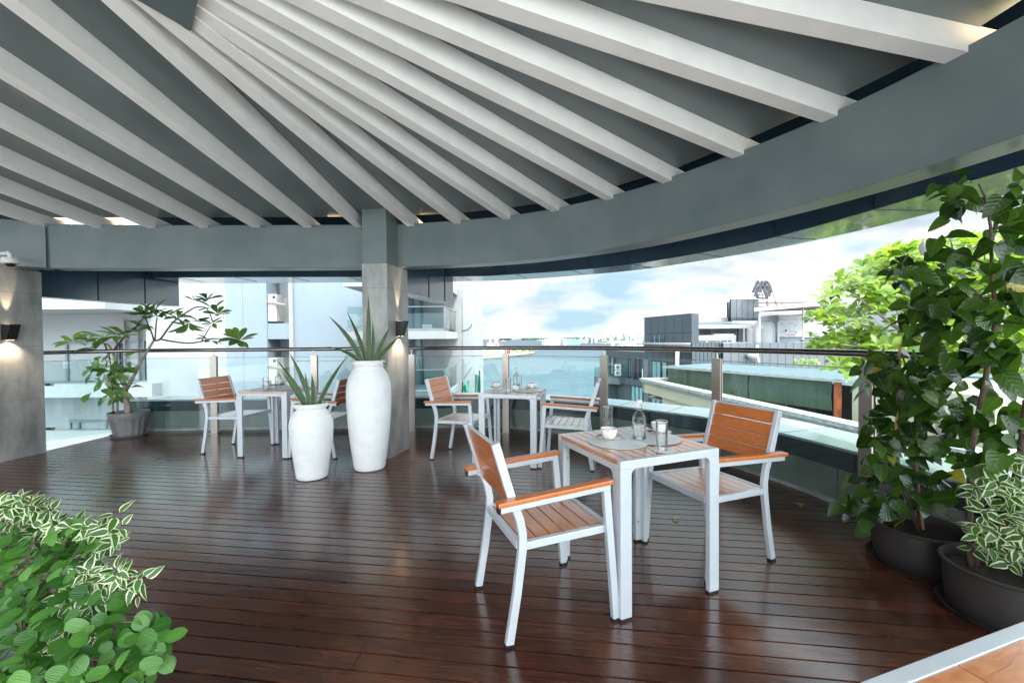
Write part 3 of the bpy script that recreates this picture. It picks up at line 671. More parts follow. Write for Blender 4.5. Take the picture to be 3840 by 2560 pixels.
def make_table(n_boards=11,wood='slat'):
    root=empty('terrace_table',(0,0,0)); al=M['alu']; h=.301; W=.062; T=.026; TZ=.74
    for sx in (-1,1):
        for sy in (-1,1):
            mb=MB(); x=sx*h; y=sy*h
            P=[(x,y),(x-sx*W,y),(x-sx*W,y-sy*T),(x-sx*T,y-sy*T),(x-sx*T,y-sy*W),(x,y-sy*W)]
            mb.prism(P,.012,.70-.001); leg=mb.build('leg',al,root,bevel=.002)
            mb=MB(); mb.prism([(x-sx*.001,y-sy*.001),(x-sx*(W+.001),y-sy*.001),(x-sx*(W+.001),y-sy*(T+.001)),(x-sx*(T+.001),y-sy*(T+.001)),(x-sx*(T+.001),y-sy*(W+.001)),(x-sx*.001,y-sy*(W+.001))],.0005,.0125); mb.build('foot_cap',M['black'],leg)
            for zz in (.13,.60):
                mb=MB(); mb.tube([(x-sx*.045,y-sy*T,zz),(x-sx*.045,y-sy*(T+.006),zz)],.006,8); mb.build('bolt',M['steel'],leg)
    # frame rails with small curved gussets at the corners
    mb=MB()
    for sy in (-1,1):
        mb.box(-h,h,min(sy*h,sy*(h-T)),max(sy*h,sy*(h-T)),.70,TZ)
    for sx in (-1,1):
        mb.box(min(sx*h,sx*(h-T)),max(sx*h,sx*(h-T)),-h+T+.0005,h-T-.0005,.70-.012,TZ-.022)
    for sx in (-1,1):
        for sy in (-1,1):
            x=sx*(h-W); g=.03
            pts=[(0,0)]+[(g*(1-math.sin(a)),-g*(1-math.cos(a))) for a in (0,R(30),R(60),R(90))]
            vs=[]; 
            for yy in (sy*h-sy*.001,sy*(h-T)+sy*.001):
                vs+=[(x-sx*px_,yy,.70+pz) for px_,pz in pts]
            n=len(pts); mb.add(vs,[tuple(range(n)),tuple(range(2*n-1,n-1,-1))]+[(i,(i+1)%n,n+(i+1)%n,n+i) for i in range(n)])
            y=sy*(h-W); vs=[]
            for xx in (sx*h-sx*.001,sx*(h-T)+sx*.001):
                vs+=[(xx,y-sy*px_,.688+pz) for px_,pz in pts]
            mb.add(vs,[tuple(range(n)),tuple(range(2*n-1,n-1,-1))]+[(i,(i+1)%n,n+(i+1)%n,n+i) for i in range(n)])
    mb.build('frame',al,root,bevel=.0025)
    # boards run along local Y between the two side rails
    n=n_boards; w=(2*h)/n
    for k in range(n):
        x0=-h+k*w+.0015; x1=x0+w-.004
        MB().box(x0,x1,-h+T+.001,h-T-.001,TZ-.021,TZ-.001).build('top_board',M[wood],root,bevel=.0015)
    return root
TB=[(.659,2.2356,.375,'square slatted terrace table closest to the viewer, set with two placemats and a swing-top bottle'),
    (.0154,4.4067,1.3247,'square slatted terrace table in the middle, in front of the sea view'),
    (-2.742,4.80,1.453,'square slatted terrace table at the far left behind the short white vase')]
tab=make_table(); 
for i,(x,y,a,lab) in enumerate(TB):
    c=tab if i==0 else copy_tree(tab)
    # boards run from the left corner to the near corner: local Y along that edge
    c.location=(x,y,0); c.rotation_euler=(0,0,a+(0 if i==0 else (PI/2 if i==1 else 0))); tag(c,lab,'table','silver and orange terrace tables')
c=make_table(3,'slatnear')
# the close table at the lower right corner of the view
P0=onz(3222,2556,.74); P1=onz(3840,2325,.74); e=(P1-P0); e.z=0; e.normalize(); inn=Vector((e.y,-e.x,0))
cc=P0+e*.301+inn*.301; c.location=(cc.x,cc.y,0); c.rotation_euler=(0,0,math.atan2(e.y,e.x)); tag(c,'terrace table with broad orange boards, salmon from painted sheen, cut off at the lower right corner','table','silver and orange terrace tables')
# ================================================================= TABLEWARE
TZ=.7405
def A_(x,y): return (2040+x/2.94,1480+y/2.94)
def L_(x,y): return (1600+x/2.352,1200+y/2.352)
def C_(x,y): return (700+x/3.137,1350+y/3.137)
def placemat(p,r,label,k=0,name='placemat',cat='placemat'):
    mb=MB(); mb.lathe([(0,0),(r-.001,0),(r,.001),(r-.001,.0025),(0,.0025)],(p[0],p[1],TZ+k*.0027),56); o=mb.build(name,M['mat'],smooth='auto'); return tag(o,label,cat,'round grey placemats')
def cup(p,label_c,label_s,rot=0,k=1,spoon=None,saucer=True,sc_=1.0):
    z=TZ+.0028*k
    if saucer:
        t=MB(); t.lathe([(0,0),(.030,0),(.034,.004),(.062,.011),(.068,.015),(.066,.017),(.034,.007),(0,.006)],(p[0],p[1],z),40); o=t.build('saucer',M['ceramic'],smooth=True); tag(o,label_s,'saucer','white saucers')
        e=MB(); e.lathe([(.0665,.0145),(.0690,.0152),(.0672,.0178),(.0655,.0165)],(p[0],p[1],z),40); q=e.build('rim',M['rimbrown'],o)
        z+=.0075
    t=empty('coffee_cup',(p[0],p[1],z),rot,label_c,'cup','white coffee cups')
    mb=MB(); mb.lathe([(0,.002),(.022,.002),(.023,0),(.025,.002),(.030,.008),(.040,.024),(.0445,.044),(.045,.058),(.0435,.058),(.042,.044),(.036,.022),(.024,.008),(0,.006)],(0,0,0),40); mb.build('bowl',M['ceramic'],t,smooth=True)
    mb=MB(); mb.lathe([(.0435,.0575),(.0442,.0592),(.0455,.0575)],(0,0,0),40); mb.build('rim',M['rimbrown'],t,smooth=True)
    mb=MB(); mb.tube([(.041,0,.050),(.055,0,.051),(.064,0,.042),(.062,0,.030),(.050,0,.020),(.036,0,.020)],.0042,8); mb.build('handle',M['ceramic'],t,smooth=True)
    if spoon is not None:
        a=spoon; d=Vector((math.cos(a),math.sin(a),0)); c=Vector((p[0],p[1],z-.0075+.018)); c2=c+Vector((-d.y,d.x,0))*.045
        mb=MB(); mb.bar(c2-d*.05,c2+d*.028+Vector((0,0,.002)),.005,.002); 
        mb.lathe([(0,0),(.008,.001),(.012,.004),(.0125,.006),(.011,.006),(0,.003)],(0,0,0),16,Matrix.Translation(c2+d*.04)@Matrix.Rotation(a,4,'Z')@Matrix.Diagonal((1.4,.85,1,1)))
        tag(mb.build('teaspoon',M['spoon'],smooth='auto'),label_s.replace('saucer','teaspoon')+' on the saucer edge','teaspoon','dark teaspoons')
def tumbler(p,label,h=.145,r=.028,k=0,water=.035):
    z=TZ+.0028*k; t=empty('drinking_glass',(p[0],p[1],z),0,label,'glass','straight clear drinking glasses')
    MB().lathe([(0,0),(r*.93,0),(r,.004),(r*1.04,h),(r*1.0,h),(r*.94,.012),(0,.010)],(0,0,0),32).build('body',M['cupglass'],t,smooth='auto')
    MB().lathe([(r*.99,h-.0005),(r*1.01,h+.0016),(r*1.05,h-.0005)],(0,0,0),32).build('rim',M['whitepart'],t,smooth=True)
    if water: MB().lathe([(0,.0105),(r*.93,.0125),(r*.95,.0125+water),(0,.0125+water)],(0,0,0),32).build('water',M['water'],t,smooth='auto')
def bottle(p,label,k=0,sc_=1.0,cap=True):
    z=TZ+.0028*k; t=empty('swing_top_bottle',(p[0],p[1],z),R(20),label,'bottle','clear water bottles')
    q=sc_
    MB().lathe([(r*q,zz*q) for r,zz in [(0,0),(.034,0),(.037,.004),(.0375,.10),(.036,.118),(.028,.137),(.0175,.152),(.0155,.160),(.0150,.186),(.0165,.188),(.0165,.196),(.014,.198)]],(0,0,0),36).build('body',M['cupglass'],t,smooth=True)
    MB().lathe([(r*q,zz*q) for r,zz in [(0,.003),(.033,.003),(.0355,.007),(.0358,.075),(0,.075)]],(0,0,0),36).build('water',M['water'],t,smooth='auto')
    MB().lathe([(r*q,zz*q) for r,zz in [(.0145,.160),(.0195,.158),(.0205,.161),(.0195,.164),(.0150,.163)]],(0,0,0),24).build('collar',M['steel'],t,smooth=True)
    if cap:
        MB().lathe([(r*q,zz*q) for r,zz in [(0,.216),(.012,.216),(.0165,.212),(.017,.200),(.015,.198),(0,.198)]],(0,0,0),24).build('stopper',M['whitepart'],t,smooth='auto')
        MB().tube([Vector(v)*q for v in [(.019,0,.160),(.024,.002,.178),(.022,.003,.200),(.0175,0,.207)]],.0013,6).build('wire',M['steel'],t,smooth=True)
    return t
P=lambda q,z=TZ: onz(*q,z)
# nearest table
placemat(P(A_(808,515)),.158,'round grey placemat at the left half of the closest table',0)
placemat(P(A_(1185,478)),.158,'round grey placemat at the far half of the closest table, under the bottle',1)
placemat(P(A_(1312,606)),.058,'small round grey coaster under the near glass on the closest table',0,'coaster','coaster')
cup(P(A_(716,508)),'white cup with brown rim on the left placemat of the closest table','white saucer under the left cup of the closest table',R(255),2,spoon=R(20))
cup(P(A_(1270,440)),'white cup behind the near glass on the closest table','white saucer under the far cup of the closest table',R(60),2,spoon=R(150))
bottle(P(A_(1048,492)),'clear swing-top water bottle on the closest table',2)
tumbler(P(A_(1298,612)),'clear glass of water standing on the small coaster of the closest table',k=1)
tumbler(P(A_(708,395)),'clear glass behind the left cup on the closest table',k=0)
# middle table
placemat(P(L_(640,624)),.158,'round grey placemat at the left of the middle table',0)
placemat(P(L_(895,622)),.158,'round grey placemat at the right of the middle table',1)
cup(P(L_(613,604)),'white cup with handle to the left on the middle table','white saucer at the left of the middle table',R(165),2)
cup(P(L_(917,612)),'white cup at the right of the middle table','white saucer at the right of the middle table',R(20),2,spoon=R(200))
tumbler(P(L_(720,637)),'clear glass at the front of the middle table',k=1)
tumbler(P(L_(815,596)),'clear glass beside the bottle of the middle table',k=1)
bottle(P(L_(793,590)),'clear water bottle at the back of the middle table',2,1.0)
bp=P(L_(785,612)); t=empty('sugar_holder',(bp.x,bp.y,TZ+.003),R(-6),'white square sugar holder with a brown sachet on the middle table','sugar holder')
mb=MB(); mb.box(-.034,.034,-.026,.026,0,.042); mb.build('box',M['ceramic'],t,bevel=.006)
mb=MB(); mb.box(.008,.020,-.004,.0,.02,.062,Matrix.Rotation(R(18),4,'Y')); mb.box(-.004,.008,.006,.009,.02,.055,Matrix.Rotation(R(28),4,'Y')); mb.build('sachet',M['tan'],t)
# far left table
placemat(P(C_(930,345)),.158,'round grey placemat at the left of the far left table',0)
placemat(P(C_(1180,335)),.158,'round grey placemat at the right of the far left table',1)
cup(P(C_(950,318)),'white cup with handle to the left on the far left table','white saucer at the left of the far left table',R(175),2)
cup(P(C_(1222,318)),'white cup behind the snake plant on the far left table','white saucer at the right of the far left table',R(30),2)
tumbler(P(C_(933,358)),'clear glass in front of the cup on the far left table',k=1)
bottle(P(C_(1080,322)),'clear swing-top bottle on the far left table',2,.95)
# ================================================================= VASES WITH SNAKE PLANTS
def blade(p,dirv,Lh,W,bend,tw=0,rows=12):
    """strap leaf; returns MB"""
    p=Vector(p); d=Vector(dirv).normalized(); side=d.cross(Vector((0,1,.1))).normalized(); mb=MB(); vs=[]; fs=[]; uv=[]
    b=Vector(bend)*1.35
    for i in range(rows+1):
        t=i/rows; w=.86*W*(.55+.45*math.sin(PI*min(1,t*1.1+.12)))*(1 if t<.7 else max(0.03,1-((t-.7)/.3)**1.6))
        c=p+d*Lh*t+b*Lh*t*t; a=tw*t; sd=(Matrix.Rotation(a,3,d)@side); nn=sd.cross(d)
        vs+=[c-sd*w/2+nn*w*.18,c,c+sd*w/2+nn*w*.18]
    for i in range(rows):
        a=3*i; t0=i/rows; t1=(i+1)/rows
        fs+=[(a,a+1,a+4,a+3),(a+1,a+2,a+5,a+4)]; uv+=[[(0,t0),(.5,t0),(.5,t1),(0,t1)],[(.5,t0),(1,t0),(1,t1),(.5,t1)]]
    mb.add(vs,fs,uv); return mb
def vase(c,prof,label,blades,ztop):
    t=empty('potted_snake_plant',c,0,label,'vase','white vases with snake plants')
    o=MB().lathe(prof,(0,0,0),56).build('vase',M['vase'],t,smooth=True)
    m=o.modifiers.new('sub','SUBSURF'); m.levels=1; m.render_levels=2
    MB().lathe([(0,ztop-.035),(.11,ztop-.035),(.11,ztop-.04),(0,ztop-.04)],(0,0,0),24).build('soil',M['soil'],t)
    for (bx,by,dx,dy,Lh,W,be,tw) in blades:
        blade((bx,by,ztop-.05),(dx,dy,1),Lh,W,be,tw).build('leaf',M['snake'],t,smooth=True)
V1=(-1.915,3.87,0); V2=(-1.455,4.13,0)
vase(V1,[(0,.0),(.128,.0),(.137,.006),(.150,.12),(.172,.26),(.188,.38),(.195,.48),(.192,.54),(.175,.595),(.150,.63),(.128,.645),(.126,.655),(.142,.668),(.150,.684),(.148,.702),(.138,.712),(.124,.708),(.116,.690),(.112,.660),(.150,.58),(.14,.5)],
 'short white rough plaster vase holding a snake plant with five upright leaves',
 [(-.04,0,-.55,.1,.40,.075,(-.10,0,.0),.3),(-.03,.02,-.42,-.1,.52,.045,(-.12,.02,0),.8),(-.005,-.02,-.18,.1,.36,.05,(.02,0,0),.2),(.0,0,-.22,.05,.55,.055,(-.13,0,0),.5),(.03,-.02,-.05,.1,.34,.062,(-.02,0,0),-.3),(.05,0,.38,.05,.53,.05,(.14,0,0),.4)],.70)
vase(V2,[(0,.0),(.142,.0),(.152,.006),(.172,.16),(.198,.36),(.213,.56),(.220,.74),(.217,.84),(.200,.925),(.168,.985),(.142,1.02),(.138,1.032),(.150,1.045),(.162,1.062),(.162,1.085),(.152,1.10),(.138,1.097),(.128,1.075),(.125,1.04),(.17,.95),(.16,.85)],
 'tall white rough plaster vase holding a snake plant, in front of the middle pillar',
 [(-.05,0,-.35,0,.56,.062,(-.22,0,-.02),.3),(-.02,.02,-.26,.1,.58,.05,(-.10,0,0),.7),(-.05,-.02,-.62,-.05,.36,.06,(-.35,0,-.22),-.3),(.0,-.01,.03,0,.72,.062,(-.01,0,0),.5),(.03,0,.12,0,.46,.05,(-.06,0,0),-.2),(.05,-.01,.30,0,.44,.055,(.12,0,0),.3),(.06,.01,.50,.1,.42,.055,(.18,0,-.10),.5),(.08,-.02,.9,-.2,.14,.05,(.3,0,-.5),.2)],1.09)
# ================================================================= PLANTS
def pot(root,c,rb,rt,h,mat,ribs=False,saucer=True,lip=.02):
    n=48
    if ribs:
        mb=MB(); vs=[]; fs=[]
        prof=[(rb,0),(rb+(rt-rb)*.8,h*.78)]
        for r,z in prof:
            for k in range(n*2):
                a=2*PI*k/(n*2); q=r*(1-.035*(1 if (k//3)%2 else 0)); vs.append((q*math.cos(a),q*math.sin(a),z))
        m=n*2; fs=[(k,(k+1)%m,m+(k+1)%m,m+k) for k in range(m)]+[tuple(range(m-1,-1,-1))]
        mb.add(vs,fs); r1=rb+(rt-rb)*.8
        mb.lathe([(r1*.96,h*.775),(r1*1.03,h*.78),(r1*1.06,h*.9),(rt,h*.92),(rt,h),(rt-.025,h),(rt-.04,h*.9),(rt-.05,h*.8)],(0,0,0),n)
        mb.build('pot',mat,root,smooth='auto')
    else:
        MB().lathe([(rb,0),(rb+.003,.004),(rb+(rt-rb)*.55,h*.5),(rt-.010,h-lip),(rt,h-lip+.004),(rt+.003,h-.004),(rt,h),(rt-.012,h),(rt-.016,h-.01),(rt-.022,h*.6),(0,h*.6)],(0,0,0),n).build('pot',mat,root,smooth='auto')
    MB().lathe([(0,h*.80),(rt*.5,h*.82),(rt*.90,h*.79),(rt*.9,h*.77),(0,h*.77)],(0,0,0),32).build('soil',M['soil'],root)
    if saucer: MB().lathe([(0,.001),(rb+.02,.001),(rb+.045,.030),(rb+.040,.030),(rb+.016,.006),(0,.006)],(0,0,0),n).build('saucer',mat,root,smooth='auto')
# ---- left frangipani-like plant
pa=empty('potted_tree',(-5.335,5.66,0),0,'small tree with thick pale branches in a faded ribbed grey pot','potted tree')
pot(pa,None,.165,.225,.335,M['ribpot'],ribs=True)
def G(x,y,Y=5.62): q=at(150+x/2.376,1040+y/2.376,Y); return q-Vector(pa.location)
def branch(pts,r0,r1,mat,root,name='branch'):
    P=[Vector(p) for p in pts]; P2=[]
    for i in range(len(P)-1):
        for k in range(4):
            t=k/4; p0=P[max(i-1,0)];p1=P[i];p2=P[i+1];p3=P[min(i+2,len(P)-1)]
            P2.append(.5*((2*p1)+(-p0+p2)*t+(2*p0-5*p1+4*p2-p3)*t*t+(-p0+3*p1-3*p2+p3)*t**3))
    P2.append(P[-1]); n=len(P2)
    rr=[r0+(r1-r0)*i/(n-1) for i in range(n)]
    return MB().tube(P2,rr,8).build(name,mat,root,smooth=True)
branch([G(785,1215),G(778,1130),G(755,1060),G(762,1000)],.038,.028,M['bark'],pa,'trunk')
branch([G(762,1010),G(735,900),G(690,790),G(655,680),G(610,600)],.025,.014,M['bark'],pa)
branch([G(765,1005),G(820,910),G(870,800),G(940,680),G(1015,560)],.024,.014,M['bark'],pa)
branch([G(1015,560),G(990,480),G(955,400),G(935,335)],.010,.007,M['darkbark'],pa)
branch([G(1025,555),G(1032,450),G(1042,355)],.009,.007,M['darkbark'],pa)
branch([G(1020,560),G(1075,545),G(1190,395),G(1340,290),G(1410,262),G(1490,280),G(1540,400)],.013,.006,M['darkbark'],pa)
branch([G(1075,550),G(1180,570),G(1320,585),G(1440,570),G(1530,545),G(1660,550),G(1780,560,5.4)],.012,.006,M['darkbark'],pa)
branch([G(1440,568),G(1480,500),G(1525,425)],.008,.005,M['darkbark'],pa)
branch([G(655,650),G(760,520),G(865,430),G(935,340)],.014,.008,M['darkbark'],pa)
branch([G(652,1215),G(648,1050),G(636,900),G(625,740),G(575,590)],.013,.009,M['darkbark'],pa,'stem')
branch([G(686,1215),G(690,1120),G(690,1060)],.014,.010,M['bark'],pa,'stem')
branch([G(610,600),G(500,570),G(380,565),G(320,575)],.008,.004,M['darkbark'],pa)
rnd=random.Random(11)
fo=MB()
def rosette(mb,c,n,Lf,W,axis=(0,0,1),spread=1.0,prof='obov',droop=.25,rnd=rnd):
    ax=Vector(axis).normalized()
    x=ax.cross(Vector((0.3,1,0.2))).normalized(); y=ax.cross(x)
    for k in range(n):
        a=2*PI*k/n+rnd.uniform(-.35,.35); el=rnd.uniform(.15,.9)*spread
        d=(x*math.cos(a)+y*math.sin(a))*math.cos(.9-el*.6)+ax*math.sin(rnd.uniform(.0,.8))
        l=Lf*rnd.uniform(.7,1.15)
        mb.leaf(Vector(c)+d.normalized()*.01,d,ax+Vector((rnd.uniform(-.3,.3),rnd.uniform(-.3,.3),0)),l,W*l/Lf,rnd.uniform(.0,droop*1.8),rnd.uniform(.1,.4),prof)
for x,y,n,l in ((560,540,11,.20),(300,575,9,.15),(430,560,6,.14),(500,640,5,.16),(700,520,8,.17),(760,520,5,.15),(930,330,9,.18),(1042,350,8,.17),(870,430,4,.15),(860,490,5,.15),(1010,320,5,.2),
    (1160,330,6,.18),(1220,360,4,.15),(1330,400,7,.18),(1420,400,5,.15),(1490,200,7,.15),(1550,280,5,.16),(1590,330,5,.13),(1540,410,6,.13),(1510,560,6,.13),(1780,560,8,.17),(1390,215,3,.1)):
    ax=(rnd.uniform(-.4,.4),rnd.uniform(-.6,.1),1) if (x,y)!=(1330,400) else (0,-.2,-1)
    rosette(fo,G(x,y,5.6+rnd.uniform(-.12,.12)),n+2,l*1.3,l*.50,ax)
for _ in range(62):
    x=rnd.gauss(640,80); y=rnd.uniform(690,1060); x+= (0 if y<900 else 20)
    c=G(x,y,5.62+rnd.uniform(-.16,.16)); a=rnd.uniform(0,2*PI)
    fo.leaf(c,(math.cos(a),math.sin(a)*.6,rnd.uniform(-1.4,.5)),(rnd.uniform(-.5,.5),-.8,.5),rnd.uniform(.14,.25),rnd.uniform(.055,.085),rnd.uniform(0,.4),.25,'obov')
for x,y,n in ((500,830,6),(560,930,6),(820,820,6),(800,960,5),(540,770,5)):
    rosette(fo,G(x,y),n,.14,.045,(0,-.4,1))
fo.build('foliage',M['leaf_mid'],pa,smooth=True)
# ---- bottom left planter with variegated and green leaves
pd=empty('potted_shrub',(-1.36,.92,0),0,'bushy plant with cream-edged and plain green leaves in the near left corner','shrub')
pot(pd,None,.20,.27,.42,M['darkpot'],saucer=False)
rnd=random.Random(5); base=Vector(pd.location)
gv=MB(); gg=MB(); st=MB()
def D(px,py,Y): return at(px,py,Y)-base
def leafcluster(mb,c,n,l,w,prof,rnd,up=(.35,-.85,.75),sp=1.):
    up=Vector(up).normalized()
    for k in range(n):
        a=2*PI*k/n+rnd.uniform(-.5,.5); xx=up.cross(Vector((0.2,.3,1))).normalized(); yy=up.cross(xx); d=xx*math.cos(a)+yy*math.sin(a)+up*rnd.uniform(-.1,.5)*sp; ll=l*rnd.uniform(.7,1.2)
        mb.leaf(Vector(c)+d*.006,d,up+Vector((rnd.uniform(-.9,.9),rnd.uniform(-.8,.8),rnd.uniform(-.3,.5))),ll,w*ll/l,rnd.uniform(0,.45),rnd.uniform(.08,.35),prof)
def top_y(x):   # upper outline of the bush in photograph pixels
    pts=[(-60,1880),(60,1850),(100,1855),(200,1910),(300,1945),(380,1960),(440,1990),(470,2060),(440,2130)]
    for (a,b),(c,d_) in zip(pts[:-1],pts[1:]):
        if a<=x<=c: return b+(d_-b)*(x-a)/(c-a)
    return 2100
core=D(80,2300,1.12)
def stemto(c,r=.0022):
    c=Vector(c); m=c.lerp(core,.5)+Vector((0,0,-.02)); st.tube([core,m,c],[r*1.5,r,r*.8],5,False)
for _ in range(85):
    x=rnd.uniform(-60,450); ty=top_y(x); y=ty+abs(rnd.gauss(0,75))+12
    if x>300: y=min(y,2230)
    Y=1.16+rnd.uniform(-.1,.16); c=D(x,y,Y); leafcluster(gv,c,rnd.randint(3,6),.031,.019,'ovate',rnd); 
    if rnd.random()<.12: stemto(c,.0014)
for x,y in ((330,2200),(300,2230),(350,2260),(280,2320),(310,2150),(250,2250),(395,2190),(420,2150),(230,2420),(330,2380)):
    for k in range(3): leafcluster(gv,D(x+rnd.uniform(-30,30),y+rnd.uniform(-25,25),1.02),5,.032,.019,'ovate',rnd)
for x,y in ((505,2190),(525,2160),(540,2175),(520,2225),(485,2185),(440,1930),(452,1975),(425,1990),(435,2030)):
    leafcluster(gv,D(x,y,1.04),3,.036,.018,'ovate',rnd)
st.tube([D(300,2350,1.05),D(400,2280,1.04),D(480,2215,1.04),D(525,2160,1.04)],[.003,.002,.0018,.0012],5,False)
for _ in range(560):
    x=rnd.uniform(-60,430); y=rnd.uniform(1960,2600)
    if x>330 and y<2230: continue
    if y>2380: x=rnd.uniform(-60,560)
    Y=1.10-(y-2080)/520*.20+rnd.uniform(-.07,.13)
    c=D(x,y,Y); a=rnd.uniform(0,2*PI); d=Vector((math.cos(a),math.sin(a),rnd.uniform(-.5,.5)))
    gg.leaf(c,d,(rnd.uniform(-.5,.5),-.75+rnd.uniform(-.3,.3),.8),rnd.uniform(.026,.048),rnd.uniform(.022,.038),rnd.uniform(.05,.35),rnd.uniform(.05,.2),'round',rows=8)
    if rnd.random()<.08: stemto(c,.0014)
for x,y in [(480,2340),(520,2310),(560,2320),(545,2360),(600,2370),(575,2400),(540,2420),(500,2400),(470,2440),(520,2450),(560,2450),(610,2420),(635,2400),(618,2460),(460,2380),(430,2480),(500,2500),(555,2330),(590,2345),(450,2520),(400,2540)]:
    for k in range(2):
        a=rnd.uniform(-1.2,1.2); d=Vector((math.cos(a),math.sin(a)*.6,rnd.uniform(-.7,.3)))
        gg.leaf(D(x-15,y+rnd.uniform(-12,12),.98+rnd.uniform(-.05,.05)),d,(rnd.uniform(-.4,.4),-.7,.8),rnd.uniform(.032,.048),rnd.uniform(.026,.036),.2,.15,'round',rows=8)
for a,b,c_ in (((250,2420),(430,2400),(600,2375)),((200,2440),(400,2480),(540,2470)),((150,2400),(330,2330),(520,2330))):
    st.tube([D(*a,1.05),D(*b,1.0),D(*c_,.97)],[.003,.0022,.0015],5,False)
gv.build('variegated_foliage',M['leaf_var'],pd,smooth=True,label='cream-edged leaves'); gg.build('green_foliage',M['leaf_green'],pd,smooth=True,label='plain round green leaves'); st.build('stems',M['darkbark'],pd,smooth=True)
# ---- right pots
def rnd_leaf_blob(mb,rnd,root,cx,cy,rx,ry,n,D0,dD,l0,l1,asp=.75,prof='heart'):
    b=Vector(root.location)
    for _ in range(n):
        while True:
            u,v=rnd.uniform(-1,1),rnd.uniform(-1,1)
            if u*u+v*v<1: break
        c=atr(cx+u*rx,cy+v*ry,D0+rnd.uniform(-dD,dD))-b
        a=rnd.uniform(0,2*PI); d=Vector((math.cos(a),math.sin(a),rnd.uniform(-1.5,.15))); l=rnd.uniform(l0,l1)
        mb.leaf(c,d,(rnd.uniform(-.9,.2),rnd.uniform(-.9,.2),rnd.uniform(.2,1)),l,l*asp*rnd.uniform(.85,1.1),rnd.uniform(0,.4),rnd.uniform(.05,.4),prof,rows=7)
rnd=random.Random(21)
pb_=empty('potted_climber',(2.30,2.30,0),0,'broad dark brown pot with a glossy green climbing plant tied to stakes','potted plant')
pot(pb_,None,.185,.215,.235,M['darkpot'])
fb=MB(); DB=math.hypot(2.30,2.30)
for cx,cy,rx,ry,n in ((3200,1855,70,85,14),(3290,1900,70,70,14),(3310,1640,70,190,34),(3420,1830,110,90,20),(3400,1600,130,160,42),(3290,1400,90,90,26),(3420,1380,150,110,42),(3560,1830,60,70,9),(3540,1560,120,180,40),(3350,1950,70,50,8)):
    rnd_leaf_blob(fb,rnd,pb_,cx,cy,rx,ry,int(n*1.0),DB-.1,.2,.07,.125)
fb.build('foliage',M['leaf_dark'],pb_,smooth=True)
def R_(px,py,r,root): return atr(px,py,r)-Vector(root.location)
sb=MB()
for pts in ([(3445,1990),(3440,1750),(3430,1550),(3400,1380),(3370,1290)],[(3450,1985),(3470,1700),(3480,1450),(3500,1300)],[(3440,1990),(3410,1880),(3320,1750),(3280,1500),(3300,1380)],[(3300,1380),(3240,1330),(3260,1310),(3330,1340)]):
    sb.tube([R_(x,y,DB,pb_) for x,y in pts],[.007-.001*i for i in range(len(pts))],6)
sb.build('stem',M['darkbark'],pb_,smooth=True)
sb=MB(); sb.tube([R_(3462,1985,DB-.03,pb_),R_(3425,1640,DB-.03,pb_)],.006,6); sb.tube([R_(3360,1620,DB-.05,pb_),R_(3375,1290,DB-.05,pb_)],.009,4); sb.build('support_stake',M['bamboo'],pb_)
pc_=empty('potted_shrub',(2.27,1.865,0),0,'broad dark brown pot nearest the right edge with cream-edged shrub and a tall dark-leaved tree','potted plant')
pot(pc_,None,.185,.215,.235,M['darkpot'])
DC=math.hypot(2.27,1.87)
sb=MB()
for pts,r in (([(3640,2150),(3635,1950),(3640,1700),(3690,1450),(3735,1200),(3720,1000),(3715,850),(3695,740),(3670,690)],.015),([(3770,2110),(3790,1900),(3830,1700),(3850,1500)],.018),([(3660,2130),(3670,2060),(3690,1980)],.010),([(3720,1000),(3620,960),(3540,920)],.005),([(3700,1130),(3640,1080),(3560,1100)],.006),([(3710,860),(3780,840),(3840,850)],.005),([(3690,760),(3620,700),(3560,680)],.004)):
    sb.tube([R_(x,y,DC+.0,pc_) for x,y in pts],[r*(1-.10*i) for i in range(len(pts))],7)
sb.build('trunk',M['darkbark'],pc_,smooth=True)
fd=MB()
for cx,cy,rx,ry,n in ((3570,720,110,70,22),(3545,815,20,20,2),(3535,900,30,40,5),(3465,915,25,30,3),(3790,780,60,90,15),(3770,950,90,120,22),(3800,680,50,40,5),(3400,1010,60,60,14),(3540,1040,120,110,34),(3600,1220,170,130,52),(3760,1180,100,180,40),(3540,1400,130,140,36),(3720,1450,130,180,48),(3800,1650,60,100,12),(3660,1650,90,110,16),(3480,1150,110,90,22)):
    rnd_leaf_blob(fd,rnd,pc_,cx,cy,rx,ry,int(n*.95),DC+.05,.25,.07,.125)
fd.build('dark_foliage',M['leaf_dark'],pc_,smooth=True,label='large dark green leaves')
fv=MB(); bb=Vector(pc_.location)
for _ in range(72):
    x=rnd.uniform(3650,3880); y=rnd.uniform(1730,2120)
    if x<3720 and (y<1800 or y>2070): continue
    if x<3690 and 1890<y<1960: continue
    c=atr(x,y,DC-.12+rnd.uniform(-.1,.12))-bb; leafcluster(fv,c,rnd.randint(3,5),.056,.031,'ovate',rnd,(-.5,-.6,.7))
fv.build('variegated_foliage',M['leaf_var'],pc_,smooth=True,label='cream-edged leaves')
# fallen leaves on the deck
for px,py,s_,lab in ((3000,1893,.05,'yellow green fallen leaf on the deck near the right parapet'),(2533,1941,.03,'small pale fallen petal on the deck beside the closest table'),(3176,1950,.024,'small pale fallen petal on the deck beside the right pots')):
    q=onz(px,py,.012); mb=MB()
    for k in range(3): mb.leaf(q+Vector((0,0,.002*k)),(math.cos(k*2.1),math.sin(k*2.1),.2),(0,0,1),s_,s_*.6,.3,.5,'ovate')
    tag(mb.build('fallen_leaf',leafmat('dry_leaf',(.42,.38,.10),(.55,.50,.28),trans=.2),smooth=True),lab,'leaf')
